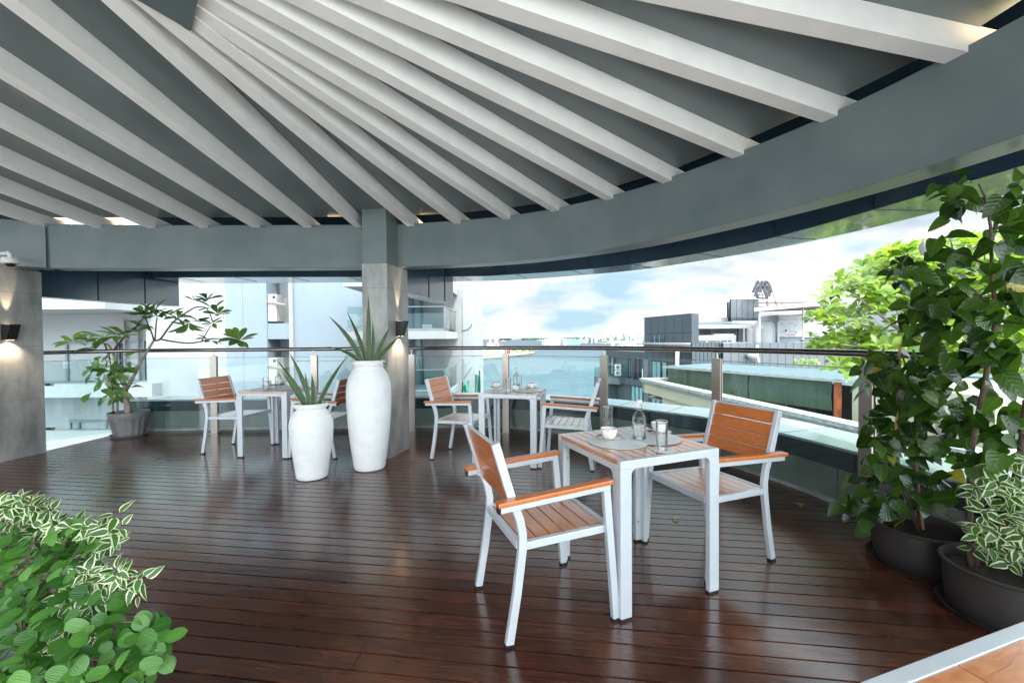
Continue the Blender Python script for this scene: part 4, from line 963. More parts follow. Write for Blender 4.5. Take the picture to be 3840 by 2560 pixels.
# ---- bright tree beyond the railing
tr=empty('leafy_tree',(5.6,6.3,-2.5),0,'bright yellow-green tree with rosettes of rounded leaves beyond the railing on the right','tree')
bT=Vector(tr.location); rnd=random.Random(31)
def T(px,py,Y): return at(px,py,Y)-bT
def ttop(x):
    pts=[(3030,1180),(3080,1110),(3150,1030),(3230,985),(3300,930),(3400,910),(3500,920),(3600,885),(3720,870),(3840,900),(4100,950)]
    for (a,b),(c,d_) in zip(pts[:-1],pts[1:]):
        if a<=x<=c: return b+(d_-b)*(x-a)/(c-a)
    return 1200
tb=MB()
tb.tube([T(3560,2300,6.2),T(3540,1700,6.2),T(3520,1350,6.1),T(3450,1180,5.9)],[.09,.08,.06,.04],8)
tips=[]
for x,y in ((3120,1180),(3200,1100),(3300,1010),(3420,990),(3550,960),(3680,950),(3150,1290),(3260,1240),(3350,1150),(3480,1100),(3620,1080),(3760,1050),(3350,1300),(3500,1270),(3650,1250),(3800,1200)):
    Y=5.8+rnd.uniform(-.5,.5); e=T(x,y,Y); m=T((x+3500)/2,(y+1300)/2+20,6.0); tb.tube([T(3510,1330,6.1),m,e],[.04,.022,.01],6); tips.append(e)
tb.build('trunk',M['bark'],tr,smooth=True)
tf=MB()
cnt=0
while cnt<800:
    x=rnd.uniform(3040,4050); y=rnd.uniform(870,1400)
    ty=ttop(x)
    if y<ty+8: continue
    if x<3130 and 1330<y: continue
    lim=1405 if x>3180 else 1370
    if y>lim: continue
    if 3150<x<3420 and 1190<y<1260 and rnd.random()<.75: continue
    Y=rnd.uniform(5.3,6.6); ax=Vector((rnd.uniform(-.7,.3),rnd.uniform(-.8,.2),rnd.uniform(.4,1.1)))
    rosette(tf,T(x,y,Y),rnd.randint(7,10),rnd.uniform(.13,.19),.075,ax,rnd=rnd); cnt+=1
tf.build('crown',M['leaf_bright'],tr,smooth=True)
# ================================================================= LEFT NEIGHBOUR BUILDING
def bx(par,name,mat,px0,py0,px1,py1,Y,dep,out=None,**k):
    a=at(px0,py0,Y); b=at(px1,py1,Y); mb=MB(); mb.box(a.x,b.x,Y,Y+dep,b.z,a.z); return child(mb,name,mat,par,**k)
ap=empty('apartment_building',(-6,11,SEA),0,'white apartment building close by on the left with balconies and tall plain walls','building')
def wx(px,Y,py=1268): return at(px,py,Y).x
def wallx(name,mat,x0,x1,y0,y1,z0,z1,par=ap): return child(MB().box(x0,x1,y0,y1,z0,z1),name,mat,par)
Y1=11.5
wallx('wall',M['whitewall'],-26,wx(560,Y1),Y1,Y1+3,SEA+.5,9)                       # recessed left wall
wallx('wall',M['whitewall'],wx(548,10.9),wx(848,10.9),10.9,14,SEA+.5,9)
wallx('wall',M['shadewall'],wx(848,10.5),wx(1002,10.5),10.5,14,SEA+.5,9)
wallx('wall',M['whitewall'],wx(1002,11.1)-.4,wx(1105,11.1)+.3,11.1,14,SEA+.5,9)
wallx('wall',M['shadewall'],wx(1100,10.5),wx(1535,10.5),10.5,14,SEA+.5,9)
wallx('wall_jamb',M['greywall'],wx(1086,10.48),wx(1102,10.48),10.45,11.1,SEA+.5,9)
zz=lambda px,py,Y: at(px,py,Y).z
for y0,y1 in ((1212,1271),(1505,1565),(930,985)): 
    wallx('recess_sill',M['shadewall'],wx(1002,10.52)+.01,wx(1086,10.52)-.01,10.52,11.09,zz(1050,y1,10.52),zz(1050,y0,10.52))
wallx('wall',M['greywall'],wx(1590,10.8),wx(1736,10.8),10.8,14,SEA+.5,9)
wallx('wall',M['whitewall'],wx(1736,10.8),wx(1779,10.8),10.78,14,SEA+.5,9)
wallx('glazed_door',M['glassgrey'],wx(1535,10.9),wx(1590,10.9),10.9,11.2,SEA+.5,9)
for px in (1548,1576): wallx('door_frame',M['frame'],wx(px,10.86),wx(px+7,10.86),10.86,10.9,SEA+.5,9)
# cracks and plaster patches on the end wall
mb=MB(); a=[at(*q,10.77) for q in ((1733,1239),(1752,1237),(1765,1226),(1769,1214))]; mb.tube(a,.012,4); a=[at(*q,10.77) for q in ((1741,1418),(1755,1398),(1768,1378))]; mb.tube(a,.010,4); child(mb,'crack',M['seam'],ap)
a=at(1768,1095,10.77); mb=MB(); vs=[at(*q,10.775) for q in ((1779,1092),(1772,1100),(1766,1115),(1764,1124),(1770,1140),(1779,1150))]; mb.add(vs,[(0,1,2,3,4,5)]); child(mb,'plaster_patch',M['greywall'],ap)
# left balconies (slab fronts)
def slab(px0,px1,py0,py1,Yf,Yb,mat=M['whitewall'],name='balcony_slab'):
    x0=wx(px0,Yf) if px0>-500 else -26; return wallx(name,mat,x0,wx(px1,Yf),Yf,Yb,zz(300,py1,Yf),zz(300,py0,Yf))
slab(-900,396,1085,1158,9.6,Y1-.01,name='balcony_parapet')
slab(-900,565,1440,1490,10.6,Y1-.01,name='balcony_parapet')
wallx('balcony_slab',M['whitewall'],-26,wx(620,10.3),9.9,Y1-.01,zz(300,1690,10),zz(300,1655,10))
def window(px0,py0,px1,py1,Y,pane,mull=()):
    fr=MB(); a=at(px0,py0,Y); b=at(px1,py1,Y); w=.06
    fr.box(a.x,b.x,Y-.05,Y-.002,a.z-w,a.z); fr.box(a.x,b.x,Y-.05,Y-.002,b.z,b.z+w); fr.box(a.x,a.x+w,Y-.05,Y-.002,b.z+w,a.z-w); fr.box(b.x-w,b.x,Y-.05,Y-.002,b.z+w,a.z-w)
    for m in mull: x=at(m,py0,Y).x; fr.box(x-.03,x+.03,Y-.05,Y-.002,b.z+w,a.z-w)
    o=child(fr,'window',M['frame'],ap); p=MB().box(a.x+w,b.x-w,Y-.02,Y-.004,b.z+w,a.z-w).build('pane',pane); p.parent=o; p.matrix_parent_inverse=Matrix.Translation(-Vector(ap.location))
window(250,1282,446,1434,Y1,M['glassgrey']); window(452,1278,550,1428,Y1,M['glassteal'],(455,))
window(262,1574,408,1668,Y1,M['glassteal'],(300,))
mb=MB(); 
for px in (470,520): p=at(px,1268,Y1-.06); mb.tube([(p.x,Y1-.08,SEA+2),(p.x,Y1-.08,1.9)],.035,8)
child(mb,'drain_pipe',M['greywall'],ap)
mb=MB()
for y in (1350,1545): a=at(1110,y,10.49); b=at(1500,y,10.49); mb.box(a.x,b.x,10.485,10.499,a.z-.008,a.z+.008)
for x in (905,): a=at(x,1050,10.49); mb.box(a.x,a.x+.012,10.485,10.499,-8,6)
child(mb,'wall_joint',M['greywall'],ap)
# balcony by the middle pillar
Bx0,Bx1=wx(1290,8.8),wx(1672,8.8)
def balc(z_top_slab,glass=True):
    wallx('balcony_slab',M['whitewall'],Bx0,Bx1,8.8,10.78,z_top_slab-.17,z_top_slab)
    if glass:
        o=MB().box(Bx0+.06,Bx1-.04,8.84,8.86,z_top_slab+.0,z_top_slab+.06); child(o,'base_rail',M['frame'],ap)
        o=MB().add([(Bx0+.06,8.86,z_top_slab+.06),(Bx1-.04,8.86,z_top_slab+.06),(Bx1-.04,8.86,z_top_slab+.52),(Bx0+.06,8.86,z_top_slab+.52)],[(0,1,2,3)]); child(o,'balustrade_glass',M['balglass'],ap)
        o=MB().add([(Bx1-.04,8.86,z_top_slab+.06),(Bx1-.04,10.76,z_top_slab+.06),(Bx1-.04,10.76,z_top_slab+.52),(Bx1-.04,8.86,z_top_slab+.52)],[(0,1,2,3)]); child(o,'balustrade_glass',M['balglass'],ap)
        m=MB(); m.bar((Bx0+.06,8.86,z_top_slab+.53),(Bx1-.03,8.86,z_top_slab+.53),.03,.02); m.bar((Bx1-.04,8.87,z_top_slab+.53),(Bx1-.04,10.76,z_top_slab+.53),.03,.02); m.bar((Bx1-.04,8.86,z_top_slab+.06),(Bx1-.04,8.86,z_top_slab+.52),.02,.02); child(m,'balustrade_rail',M['frame'],ap)
zb=zz(1600,1241,8.8); balc(zb); balc(zb-1.37); balc(zb-2.75,False); balc(zb+1.14,False)
def ac(par_label,px0,py0,px1,py1,Y,dep=.3,fan=False,stick=True):
    a=at(px0,py0,Y); b=at(px1,py1,Y); t=empty('air_conditioner',((a.x+b.x)/2,Y,b.z),0,par_label,'air conditioner','air conditioning units on the buildings')
    child(MB().box(a.x,b.x,Y,Y+dep,b.z,a.z),'casing',M['acwhite'],t,bevel=.01)
    if fan:
        c=Vector(((a.x+b.x)/2-.06*(b.x-a.x),Y-.005,(a.z+b.z)/2)); r=min(abs(b.x-a.x),abs(a.z-b.z))*.38
        m=MB(); m.tube([c,c+Vector((0,.004,0))],r,20); child(m,'fan_grille',M['louver'],t)
    if stick:
        m=MB(); w=b.x-a.x; h=a.z-b.z; m.box(a.x+w*.58,a.x+w*.92,Y-.004,Y-.001,a.z-h*.16,a.z-h*.06); child(m,'sticker',M['bluesign'],t)
    return t
ac('upper beige air conditioning unit in the tall wall recess of the white building',1003,1103,1037,1205,10.53,.35)
ac('lower beige air conditioning unit in the tall wall recess of the white building',1005,1342,1039,1440,10.53,.35)
ac('small unit on the glass balcony beside the middle pillar',1582,1216,1613,1234,9.6,.25,False,False)
for y in (1131,1369):
    m=MB(); a=at(1004,y,10.5); b=at(1070,y+10,10.5); m.bar(a,b,.03,.04); child(m,'bracket',M['greywall'],ap)
# green construction netting at the corner
for k,(pts,lab) in enumerate((([(1780,1404),(1799,1406),(1801,1473),(1780,1473)],'strip of dark green netting beside the white building corner over the sea'),([(1757,1425),(1736,1450),(1728,1473),(1758,1473)],'green netting patch hanging under the lower balcony of the white building'))):
    q=[at(x,y,10.3) for x,y in pts]; c=q[0]; t=empty('safety_net',c,0,lab,'netting'); 
    mb=MB(); n=8; vs=[]; fs=[]
    for i in range(n+1):
        for j in range(n+1):
            u=i/n; v=j/n; p=(q[0].lerp(q[1],u)).lerp(q[3].lerp(q[2],u),v); vs.append(p+Vector((0,.05*math.sin(9*u+3*v),0)))
    for i in range(n):
        for j in range(n): a=i*(n+1)+j; fs.append((a,a+1,a+n+2,a+n+1))
    mb.add(vs,fs); child(mb,'net',M['net'],t,smooth=True)
    child(MB().tube([q[1]+Vector((0,-.03,.12)),q[2]+Vector((0,-.03,-.8))],.02,6),'pole',M['black'],t)
# ================================================================= RIGHT OFFICE BUILDING
of=empty('office_building',(17,48,SEA),0,'dark grey metal clad building on the right with dark glazing and a corner balcony','building')
KA=1.4; FA=(11.6*KA,35.8*KA); FB=(13.2*KA,30*KA)
fd_=(Vector(FB)-Vector(FA)).normalized(); fn=Vector((-fd_.y,fd_.x)); 
if fn.dot(Vector((-1,0)))<0: fn=-fn       # towards the viewer side (-x)
def FP(px,py=1300): return onv(px,py,FA,FB)
def wallbox(par,name,mat,pl,pr,z0,z1,out,dep):
    a=FP(pl); b=FP(pr); a=Vector((a.x,a.y)); b=Vector((b.x,b.y)); A=a+fn*out; B=b+fn*out
    mb=MB(); mb.prism([tuple(A),tuple(B),tuple(B-fn*dep),tuple(A-fn*dep)],z0,z1)
    o=mb.build(name,mat); o.parent=par; return o
def wb(name,mat,pl,pr,z0,z1,out=0,dep=.3):
    o=wallbox(of,name,mat,pl,pr,z0,z1,out,dep); o.matrix_parent_inverse=Matrix.Translation(-Vector(of.location)); return o
ztop=FP(2300,1314).z; zb1=FP(2480,1353).z; zw1=FP(2360,1418).z; zb2=FP(2360,1441).z; zA=FP(2416,1190).z
wb('wall',M['joint'],2272,2600,SEA+.5,ztop-.02,-.35,9)
def panels(pl,pr,z0,z1,n,out=0,mat='cladd'):
    a=FP(pl); b=FP(pr); mb=MB()
    for k in range(n):
        A=Vector((a.x,a.y)).lerp(Vector((b.x,b.y)),k/n)+fd_*.03+fn*out; B=Vector((a.x,a.y)).lerp(Vector((b.x,b.y)),(k+1)/n)-fd_*.03+fn*out
        mb.prism([tuple(A),tuple(B),tuple(B-fn*.25),tuple(A-fn*.25)],z0,z1)
    return child(mb,'cladding',M[mat],of)
panels(2272,2620,zb1,ztop,15); panels(2272,2620,zb2,zw1,15,.05)
panels(2416,2595,ztop+.03,(ztop+zA)/2+.1,6,.02); panels(2416,2595,(ztop+zA)/2+.16,zA,6,.02)
wb('wall',M['cladd'],2417,2594,ztop,zA-.03,-.05,.8)
wb('window',M['glassdark'],2440,2493,ztop+.25,(ztop+zA)/2-.05,.06,.1)
for px in (2456,2474): wb('mullion',M['frame'],px,px+2,ztop+.25,(ztop+zA)/2-.05,.1,.05)
# glazed floors
wb('glazing',M['glassdark'],2272,2412,zw1,zb1,-.25,.05)
for px in (2283,2297,2352,2375,2391,2408): wb('mullion',M['black'],px,px+3,zw1,zb1,-.05,.2)
wb('window',M['glassteal'],2288,2295,zw1+.2,zb1-.1,-.2,.04); wb('window',M['glassteal'],2352,2356,zw1+.2,zb1-.1,-.2,.04)
for px in (2443,2458,2480): wb('window',M['glassteal'],px,px+13,zw1,zb1-.15,-.15,.05)
wb('wall',M['cladd'],2412,2442,zw1,zb1,-.1,.1); 
def louv(pl,pr,z0,z1,n=16):
    mb=MB(); a=FP(pl);b=FP(pr)
    for k in range(n):
        z=z0+(z1-z0)*(k+.3)/n; A=Vector((a.x,a.y))+fn*.02; B=Vector((b.x,b.y))+fn*.02
        mb.prism([tuple(A),tuple(B),tuple(B-fn*.1),tuple(A-fn*.1)],z,z+(z1-z0)/n*.55)
    child(mb,'louvre',M['frame'],of)
zf=zb2-2.9*KA*.9
louv(2413,2430,zw1,zb1); louv(2280,2303,zf,zb2-.1,22); louv(2413,2430,zf,zb2-.1)
wb('wall',M['cladd'],2303,2365,zf,zb2,-.1,.1); wb('wall',M['cladd'],2430,2442,zf,zb2,-.1,.1); wb('wall',M['cladd'],2496,2620,zf,zb2,-.1,.1); wb('wall',M['cladd'],2272,2620,SEA+.5,zf-.02,-.1,.1)
for px in (2367,2381,2396,2443,2460,2480,2511): wb('window',M['glassteal'],px,px+12,zf,zb2-.12,-.05,.05)
for px in (2364,2379,2394,2408,2441,2457,2477,2493,2508,2524): wb('mullion',M['black'],px,px+2,zf,zb2-.1,.0,.05)
# corner balcony
a=FP(2272); b=FP(2330); A=Vector((a.x,a.y)); B=Vector((b.x,b.y)); o1=1.9
zs=FP(2300,1411).z
C1=A+fn*o1-fd_*0.0; C2=B+fn*o1*.35
mb=MB(); mb.prism([tuple(A),tuple(A+fn*o1),tuple(A.lerp(B,.62)+fn*o1*.8),tuple(B+fn*.4),tuple(B)],zs-.9,zs-.05); child(mb,'balcony_slab',M['cladl'],of)
mb=MB(); pts=[A+fn*o1*.98,A.lerp(B,.62)+fn*o1*.78,B+fn*.38]; 
for p,q in zip([A]+pts[:-1],pts): mb.add([(p.x,p.y,zs),(q.x,q.y,zs),(q.x,q.y,zs+1.25),(p.x,p.y,zs+1.25)],[(0,1,2,3)])
child(mb,'balustrade_glass',M['balglass'],of)
mb=MB(); mb.prism([tuple(A+fn*.1),tuple(A+fn*o1),tuple(A+fn*(o1)+fd_*3-fn*.6),tuple(A+fd_*3)],SEA+.5,zs-.95); child(mb,'corner_wall',M['cladd'],of)
q=onv(2318,1388,FA,FB); 
for k,(y0,y1) in enumerate(((1367,1386),(1389,1408))):
    Yq=q.y-2.2; 
    ac(('upper' if k==0 else 'lower')+' of two stacked white fan units on the dark glass corner balcony',2307,y0,2329,y1,Yq,.4,True,False)
# frontal parapet wall F2
YF=36
def fbx(name,mat,px0,py0,px1,py1,Y=YF,dep=.3,par=None,**k): return bx(par or of,name,mat,px0,py0,px1,py1,Y,dep,**k)
def fpan(px0,px1,py0,py1,Y,step,mat='cladl',name='cladding',par=None):
    mb=MB(); a=at(px0,py0,Y); b=at(px1,py1,Y); n=max(1,round((px1-px0)/step))
    for k in range(n):
        x0=a.x+(b.x-a.x)*k/n+.02; x1=a.x+(b.x-a.x)*(k+1)/n-.02; mb.box(x0,x1,Y,Y+.2,b.z,a.z)
    child(mb,name,M[mat],par or of); mb=MB(); mb.box(a.x+.02,b.x-.02,Y+.1,Y+.3,b.z,a.z-.03); child(mb,name+'_backing',M['joint'],par or of)
fpan(2595,2712,1284,1420,YF+.5,14,'cladd'); fpan(2712,3180,1286,1420,YF,28.5)
fpan(3160,3460,1275,1420,YF,28.5)
fbx('coping',M['cladl'],3015,1275,3200,1279,YF-.1,.5)
fbx('terrace_floor',M['greywall'],2595,1289,3460,1291,YF+.6,14)
# roof terrace structures
fbx('wall',M['greywall'],2596,1226,2840,1290,49,.3)
mb=MB(); a=at(2596,1218,46); b=at(2850,1222,46); z0=a.z; vs=[]; 
for i in range(9):
    u=i/8; x=a.x+(b.x-a.x)*u; vs+=[(x,46,z0-.02*u),(x,51,z0+.45+.3*math.sin(PI*u))]
mb.add(vs,[(2*i,2*i+2,2*i+3,2*i+1) for i in range(8)]); child(mb,'terrace_roof',M['metalroof'],of,smooth=True)
fbx('roof_fascia',M['farwhite'],2596,1219,2850,1230,45.9,.3)
fbx('back_wall',M['greywall'],2597,1190,2745,1206,47,.3)
fbx('window_box',M['farwhite'],2624,1235,2670,1256,48.2,.3); fbx('window_glass',M['louver'],2628,1238,2666,1254,48.1,.08)
fbx('column',M['farwhite'],2770,1230,2786,1290,48.3,.4); fbx('column',M['greywall'],2798,1230,2803,1290,48,.2)
t=empty('ventilation_unit',at(2687,1286,44.5),0,'long white ventilation box with dark grilles on the roof terrace','ventilation unit')
bx(t,'casing',M['farwhite'],2614,1257,2760,1287,44.5,1.2)
for x0,x1 in ((2620,2648),(2656,2686),(2690,2698),(2704,2726),(2731,2742)): bx(t,'grille',M['louver'],x0,1276,x1,1286,44.45,.04)
bx(t,'duct_top',M['acwhite'],2682,1252,2752,1257,44.7,.6)
# rooftop block
fpan(2730,2741,1132,1203,47,11,'cladl','roof_block'); fpan(2741,2846,1122,1190,46,20,'cladl','roof_block'); fpan(2741,2846,1191,1202,46,20,'cladd','roof_block_base')
# emblem on a lattice
sg=empty('rooftop_emblem',at(2860,1120,44.8),0,'dark blue arched emblem of curved strokes on a lattice frame above the roof block','sign')
def S_(x,y,Y=44.8): return at(2640+x/3.824,990+y/3.824,Y)
for pts,w in (([(783,243),(745,310),(702,407)],26),([(842,250),(778,345),(733,464)],28),([(893,250),(835,318),(796,400)],32),([(900,250),(942,320),(970,410)],24),([(868,285),(920,375),(944,460)],26),([(838,318),(880,405),(906,492)],30),([(765,482),(835,490),(905,492)],15),([(788,434),(865,440)],8),([(772,430),(764,486)],14)):
    P=[S_(*p) for p in pts]
    if len(P)==3:
        Q=[]; 
        for i in range(9):
            t_=i/8; Q.append((1-t_)**2*P[0]+2*t_*(1-t_)*(2*P[1]-.5*P[0]-.5*P[2])+t_*t_*P[2])
        P=Q
    ww=1.2*w/3.824/F*44.8
    child(MB().sweep(P,.12,ww,(0,1,0)),'stroke',M['bluesign'],sg)
mb=MB()
for p,q in (((775,315),(945,315)),((718,380),(988,380)),((765,440),(955,442)),((790,250),(790,490)),((915,245),(915,545)),((780,250),(850,490)),((985,405),(1040,550)),((860,245),(780,400)),((895,300),(980,410))): mb.bar(S_(*p,44.7),S_(*q,44.7),.045,.045)
child(mb,'lattice',M['tan'],sg)
mb=MB(); mb.tube([S_(748,480,44.9),S_(748,85,44.9)],.04,5); mb.bar(S_(730,95,44.9),S_(770,95,44.9),.05,.05); tag(mb.build('lightning_mast',M['greywall']),'thin mast with a small cross tip beside the emblem','mast')
mb=MB(); mb.bar(S_(905,530,44.7),S_(915,600,44.7),.14,.14); mb.bar(S_(1025,530,44.7),S_(1045,590,44.7),.12,.12); child(mb,'support_leg',M['tan'],sg)
# tank, pipes, container, canopy
tk=empty('water_tank',at(2895,1287,39.5),0,'white domed cylindrical water tank on the roof terrace','tank')
a=at(2850,1290,39.5); b=at(2925,1290,39.5); r=(b.x-a.x)/2; zt=zz(2888,1201,39.5); zb0=a.z
child(MB().lathe([(r,zb0-.3),(r,zt-.75),(r*.93,zt-.35),(r*.7,zt-.08),(r*.3,zt),(0,zt)],((a.x+b.x)/2,39.5+r,0),36),'tank_shell',M['farwhite'],tk,smooth='auto')
child(MB().tube([(b.x-.25,39.4,zb0-.2),(b.x-.25,39.4,zt-.2)],.12,8),'pipe',M['farwhite'],tk)
child(MB().tube([S_(825,898,39.3),S_(790,905,39.3),S_(765,945,39.3),S_(765,1120,39.3)],.2,8),'inlet_pipe',M['acwhite'],tk)
ct=empty('plant_container',at(3000,1262,40.5),0,'white equipment container with small vents behind the tank','container')
bx(ct,'body',M['farwhite'],2920,1180,3010,1263,40.5,3,bevel=.02); bx(ct,'body',M['farwhite'],3012,1176,3160,1263,40.5,3)
bx(ct,'base',M['frame'],2925,1264,3160,1283,40.8,2.5)
for x0,y0 in ((2925,1212),(2961,1210),(2925,1240),(2961,1239)): bx(ct,'vent',M['acwhite'],x0,y0,x0+17,y0+1.5,40.45,.04); bx(ct,'vent',M['seam'],x0,y0+2,x0+15,y0+3,40.46,.02)
for x0,y0 in ((2944,1198),(2984,1196),(2944,1221),(2984,1220),(2944,1244),(2984,1244),(3033,1180)): bx(ct,'fitting',M['louver'],x0,y0,x0+2,y0+2.5,40.44,.04)
bx(ct,'fitting',M['black'],2947,1235,2951,1242,40.42,.05); bx(ct,'marking',M['red'],2952,1253,2984,1254.5,40.44,.02); bx(ct,'marking',M['metalroof'],2925,1196,2938,1199,40.44,.02)
cn=empty('terrace_canopy',at(2950,1170,38),0,'pale flat canopy with brown underside on thin posts above the container','canopy')
a=at(2829,1168,37.5); b=at(3070,1146,36); c_=at(2875,1168,45); d_=at(3090,1160,45); th=.35
mb=MB(); P=[a,b,d_,c_]; vs=P+[p+Vector((0,0,th)) for p in P]; mb.add(vs,[(0,3,2,1),(4,5,6,7),(0,1,5,4),(1,2,6,5),(2,3,7,6),(3,0,4,7)]); child(mb,'slab',M['acwhite'],cn)
mb=MB(); mb.add([p+Vector((0,0.05,-.01)) for p in P],[(0,1,2,3)]); child(mb,'underside',M['brownsoffit'],cn)
for px,y0 in ((2847,1170),(3011,1156),): mb=MB(); p=at(px,1288,37.6); mb.bar((p.x,37.6,p.z),(p.x,37.6,zz(px,y0,37.6)),.12,.12); child(mb,'post',M['acwhite'],cn)
fbx('upper_roof',M['metalroof'],2865,1147,2935,1154,42,1); fbx('upper_roof',M['acwhite'],2935,1138,3120,1150,48,.3); fbx('upper_parapet',M['tan'],2852,1133,3100,1136,50,.3); fbx('upper_wall',M['farwhite'],2846,1165,2920,1205,46,.3)
fbx('end_block',M['cladl'],3120,1160,3420,1290,44,.3)
# lamp and drain pipe on the cladding
lp_=empty('round_wall_light',at(2821,1325,35.6),0,'white round light on the grey cladding just under the handrail','lamp'); p=at(2821,1328,35.6)
child(MB().lathe([(0,-.45),(.25,-.4),(.42,-.2),(.45,0),(.0,.05)],p,16),'globe',M['farwhite'],lp_,smooth=True)
tag(MB().tube([at(2840,1292,35.5),at(2838,1330,35.5),at(2845,1360,35.5)],.12,6).build('drain_pipe',M['acwhite']),'bent beige drain pipe down the light grey cladding','pipe')
tag(MB().tube([at(2540,1316,24.5),at(2539,1370,24.5)],.11,8).build('vent_pipe',M['whitepart']),'upright white vent pipe rising from the shed roof','pipe')
# ================================================================= CREAM BUILDING AND SHED
cb=empty('cream_building',(9.4,16,SEA),0,'cream building with a long weathered roof parapet below the terrace on the right','building')
CA=Vector((8.0,25.8)); CBp=Vector((9.75,11.2))
def CP(px,py): return onv(px,py,tuple(CA),tuple(CBp))
cd=(CBp-CA).normalized(); cn_=Vector((cd.y,-cd.x)); 
if cn_.x>0: cn_=-cn_
zt0=-1.0; zb_=zt0
tip=CP(2409,1415); tip=Vector((tip.x,tip.y)); zt0=CP(2659,1472).z; zl=CP(2644,1500).z
endp=tip+cd*21
def cprism(name,mat,a,b,out,dep,z0,z1): 
    A=a+cn_*out; B=b+cn_*out; mb=MB(); mb.prism([tuple(A),tuple(B),tuple(B-cn_*dep),tuple(A-cn_*dep)],z0,z1); return child(mb,name,mat,cb)
cprism('parapet_coping',M['weather'],tip-cd*.15,endp,.15,.6,zt0-.14,zt0)
cprism('coping_step',M['weather'],tip-cd*.08,endp,.08,.45,zt0-.26,zt0-.141)
cprism('parapet',M['cream'],tip,endp,0,.35,zl-.45,zt0-.261)
cprism('lower_wall',M['cream'],tip+cd*2.3,endp,-.12,3,SEA+.5,zl-.451)
cprism('roof_deck',M['sand'],tip+cd*.1,endp,-.36,7,zt0-1.2,zt0-1.1)
# far return of the parapet
mb=MB(); A=tip; B=tip-cn_*3.2; mb.prism([tuple(A-cd*.14),tuple(B-cd*.14),tuple(B+cd*.4),tuple(A+cd*.4)],zt0-.12,zt0-.002); child(mb,'parapet_coping',M['cream'],cb)
mb=MB(); mb.prism([tuple(A),tuple(B),tuple(B+cd*.3),tuple(A+cd*.3)],zl-.45,zt0-.13); child(mb,'parapet',M['cream'],cb)
child(MB().tube([(tip.x-.0,tip.y+.0,zt0),(tip.x,tip.y,zt0+.55)],.03,5),'spike',M['acwhite'],cb)
for px in (2995,3060,3170): 
    pass
# black bars drawn as shadow slots of the lower storey near our parapet
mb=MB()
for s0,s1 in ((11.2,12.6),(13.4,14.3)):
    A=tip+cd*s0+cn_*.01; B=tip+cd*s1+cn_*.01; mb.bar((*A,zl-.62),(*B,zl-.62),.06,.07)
child(mb,'shadow_slot',M['black'],cb)
# cream stair block at right end
q=CP(3190,1430); 
sh=empty('roof_shed',(10,18,-2),0,'long shed with pale blue metal roof and green tarpaulin sides on the cream building','shed')
off=1.5
SA=tip-cn_*off; 
def SP(px,py): A=SA; B=SA+cd*10; return onv(px,py,tuple(A),tuple(B))
p0=SP(2500,1372); p1=SP(3200,1424); ze0=p0.z; ze1=p1.z
print('shed',p0,p1,zt0,zl,tip)
P0=Vector((p0.x,p0.y)); P1=Vector((p1.x,p1.y))
mb=MB(); n=40; vs=[]; fs=[]
for i in range(n+1):
    u=i/n; c=P0.lerp(P1,u)-cd*.3*(1-u); z=ze0+(ze1-ze0)*u+.02*(i%2); vs+=[(c.x+cn_.x*.25,c.y+cn_.y*.25,z-.02),(c.x-cn_.x*3.0,c.y-cn_.y*3.0,z+.10)]
fs=[(2*i,2*i+2,2*i+3,2*i+1) for i in range(n)]; mb.add(vs,fs); child(mb,'metal_roof',M['metalroof'],sh)
mb=MB(); mb.bar((P0.x+cn_.x*.25,P0.y+cn_.y*.25,ze0-.06),(P1.x+cn_.x*.25,P1.y+cn_.y*.25,ze1-.06),.05,.07); child(mb,'eave_edge',M['acwhite'],sh)
def tarp(u0,u1,zd0,zd1,off_=0.0):
    mb=MB(); nn=30; vs=[]; 
    for i in range(nn+1):
        u=u0+(u1-u0)*i/nn; c=P0.lerp(P1,u)+cn_*(off_+.03*math.sin(i*1.7)); zt_=ze0+(ze1-ze0)*u-.08; zb=zd0+(zd1-zd0)*(i/nn)
        vs+=[(c.x,c.y,zt_),(c.x+cn_.x*.05,c.y+cn_.y*.05,(zt_+zb)/2),(c.x,c.y,zb)]
    mb.add(vs,[(3*i+k,3*i+3+k,3*i+4+k,3*i+1+k) for i in range(nn) for k in (0,1)]); child(mb,'tarpaulin',M['greentarp'],sh,smooth=True)
zr=zt0-.9
tarp(.02,.60,ze0-1.1,ze0-.98); tarp(.605,.94,ze0-.95,ze0-.78)
mb=MB(); 
for u0,u1 in ((0.02,.93),): 
    a=P0.lerp(P1,u0)+cn_*.06; b=P0.lerp(P1,u1)+cn_*.06; mb.bar((*a,ze0-.62),(*b,ze1-.52),.03,.03)
for u in (.2,.42,.60,.78): a=P0.lerp(P1,u)+cn_*.06; mb.bar((*a,ze0-.1),(*a,ze0-1.25),.03,.03)
child(mb,'batten',M['louver'],sh)
a=P0.lerp(P1,.955); mb=MB(); mb.tube([(*a,zr-.3),(*a,ze1-.05)],.11,10); child(mb,'post',M['orange'],sh)
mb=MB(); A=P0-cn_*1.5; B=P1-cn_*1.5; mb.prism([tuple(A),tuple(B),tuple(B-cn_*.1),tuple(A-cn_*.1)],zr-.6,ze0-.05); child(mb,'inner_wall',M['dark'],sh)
mb=MB(); a=P0.lerp(P1,.70)+cn_*.6; b=P0.lerp(P1,.93)+cn_*.7; mb.tube([(*a,zt0-.45),(*b,zt0-.75)],.05,8); tag(mb.build('grey_pipe',M['acwhite'],smooth=True),'loose grey pipe lying under the edge of the tarpaulin shed','pipe')
q0=P1+cd*.25; mb=MB(); mb.prism([tuple(q0+cn_*.3),tuple(q0+cd*3.5+cn_*.3),tuple(q0+cd*3.5-cn_*4),tuple(q0-cn_*4)],zt0-.9,ze1-.02); child(mb,'stair_block',M['cream'],cb)
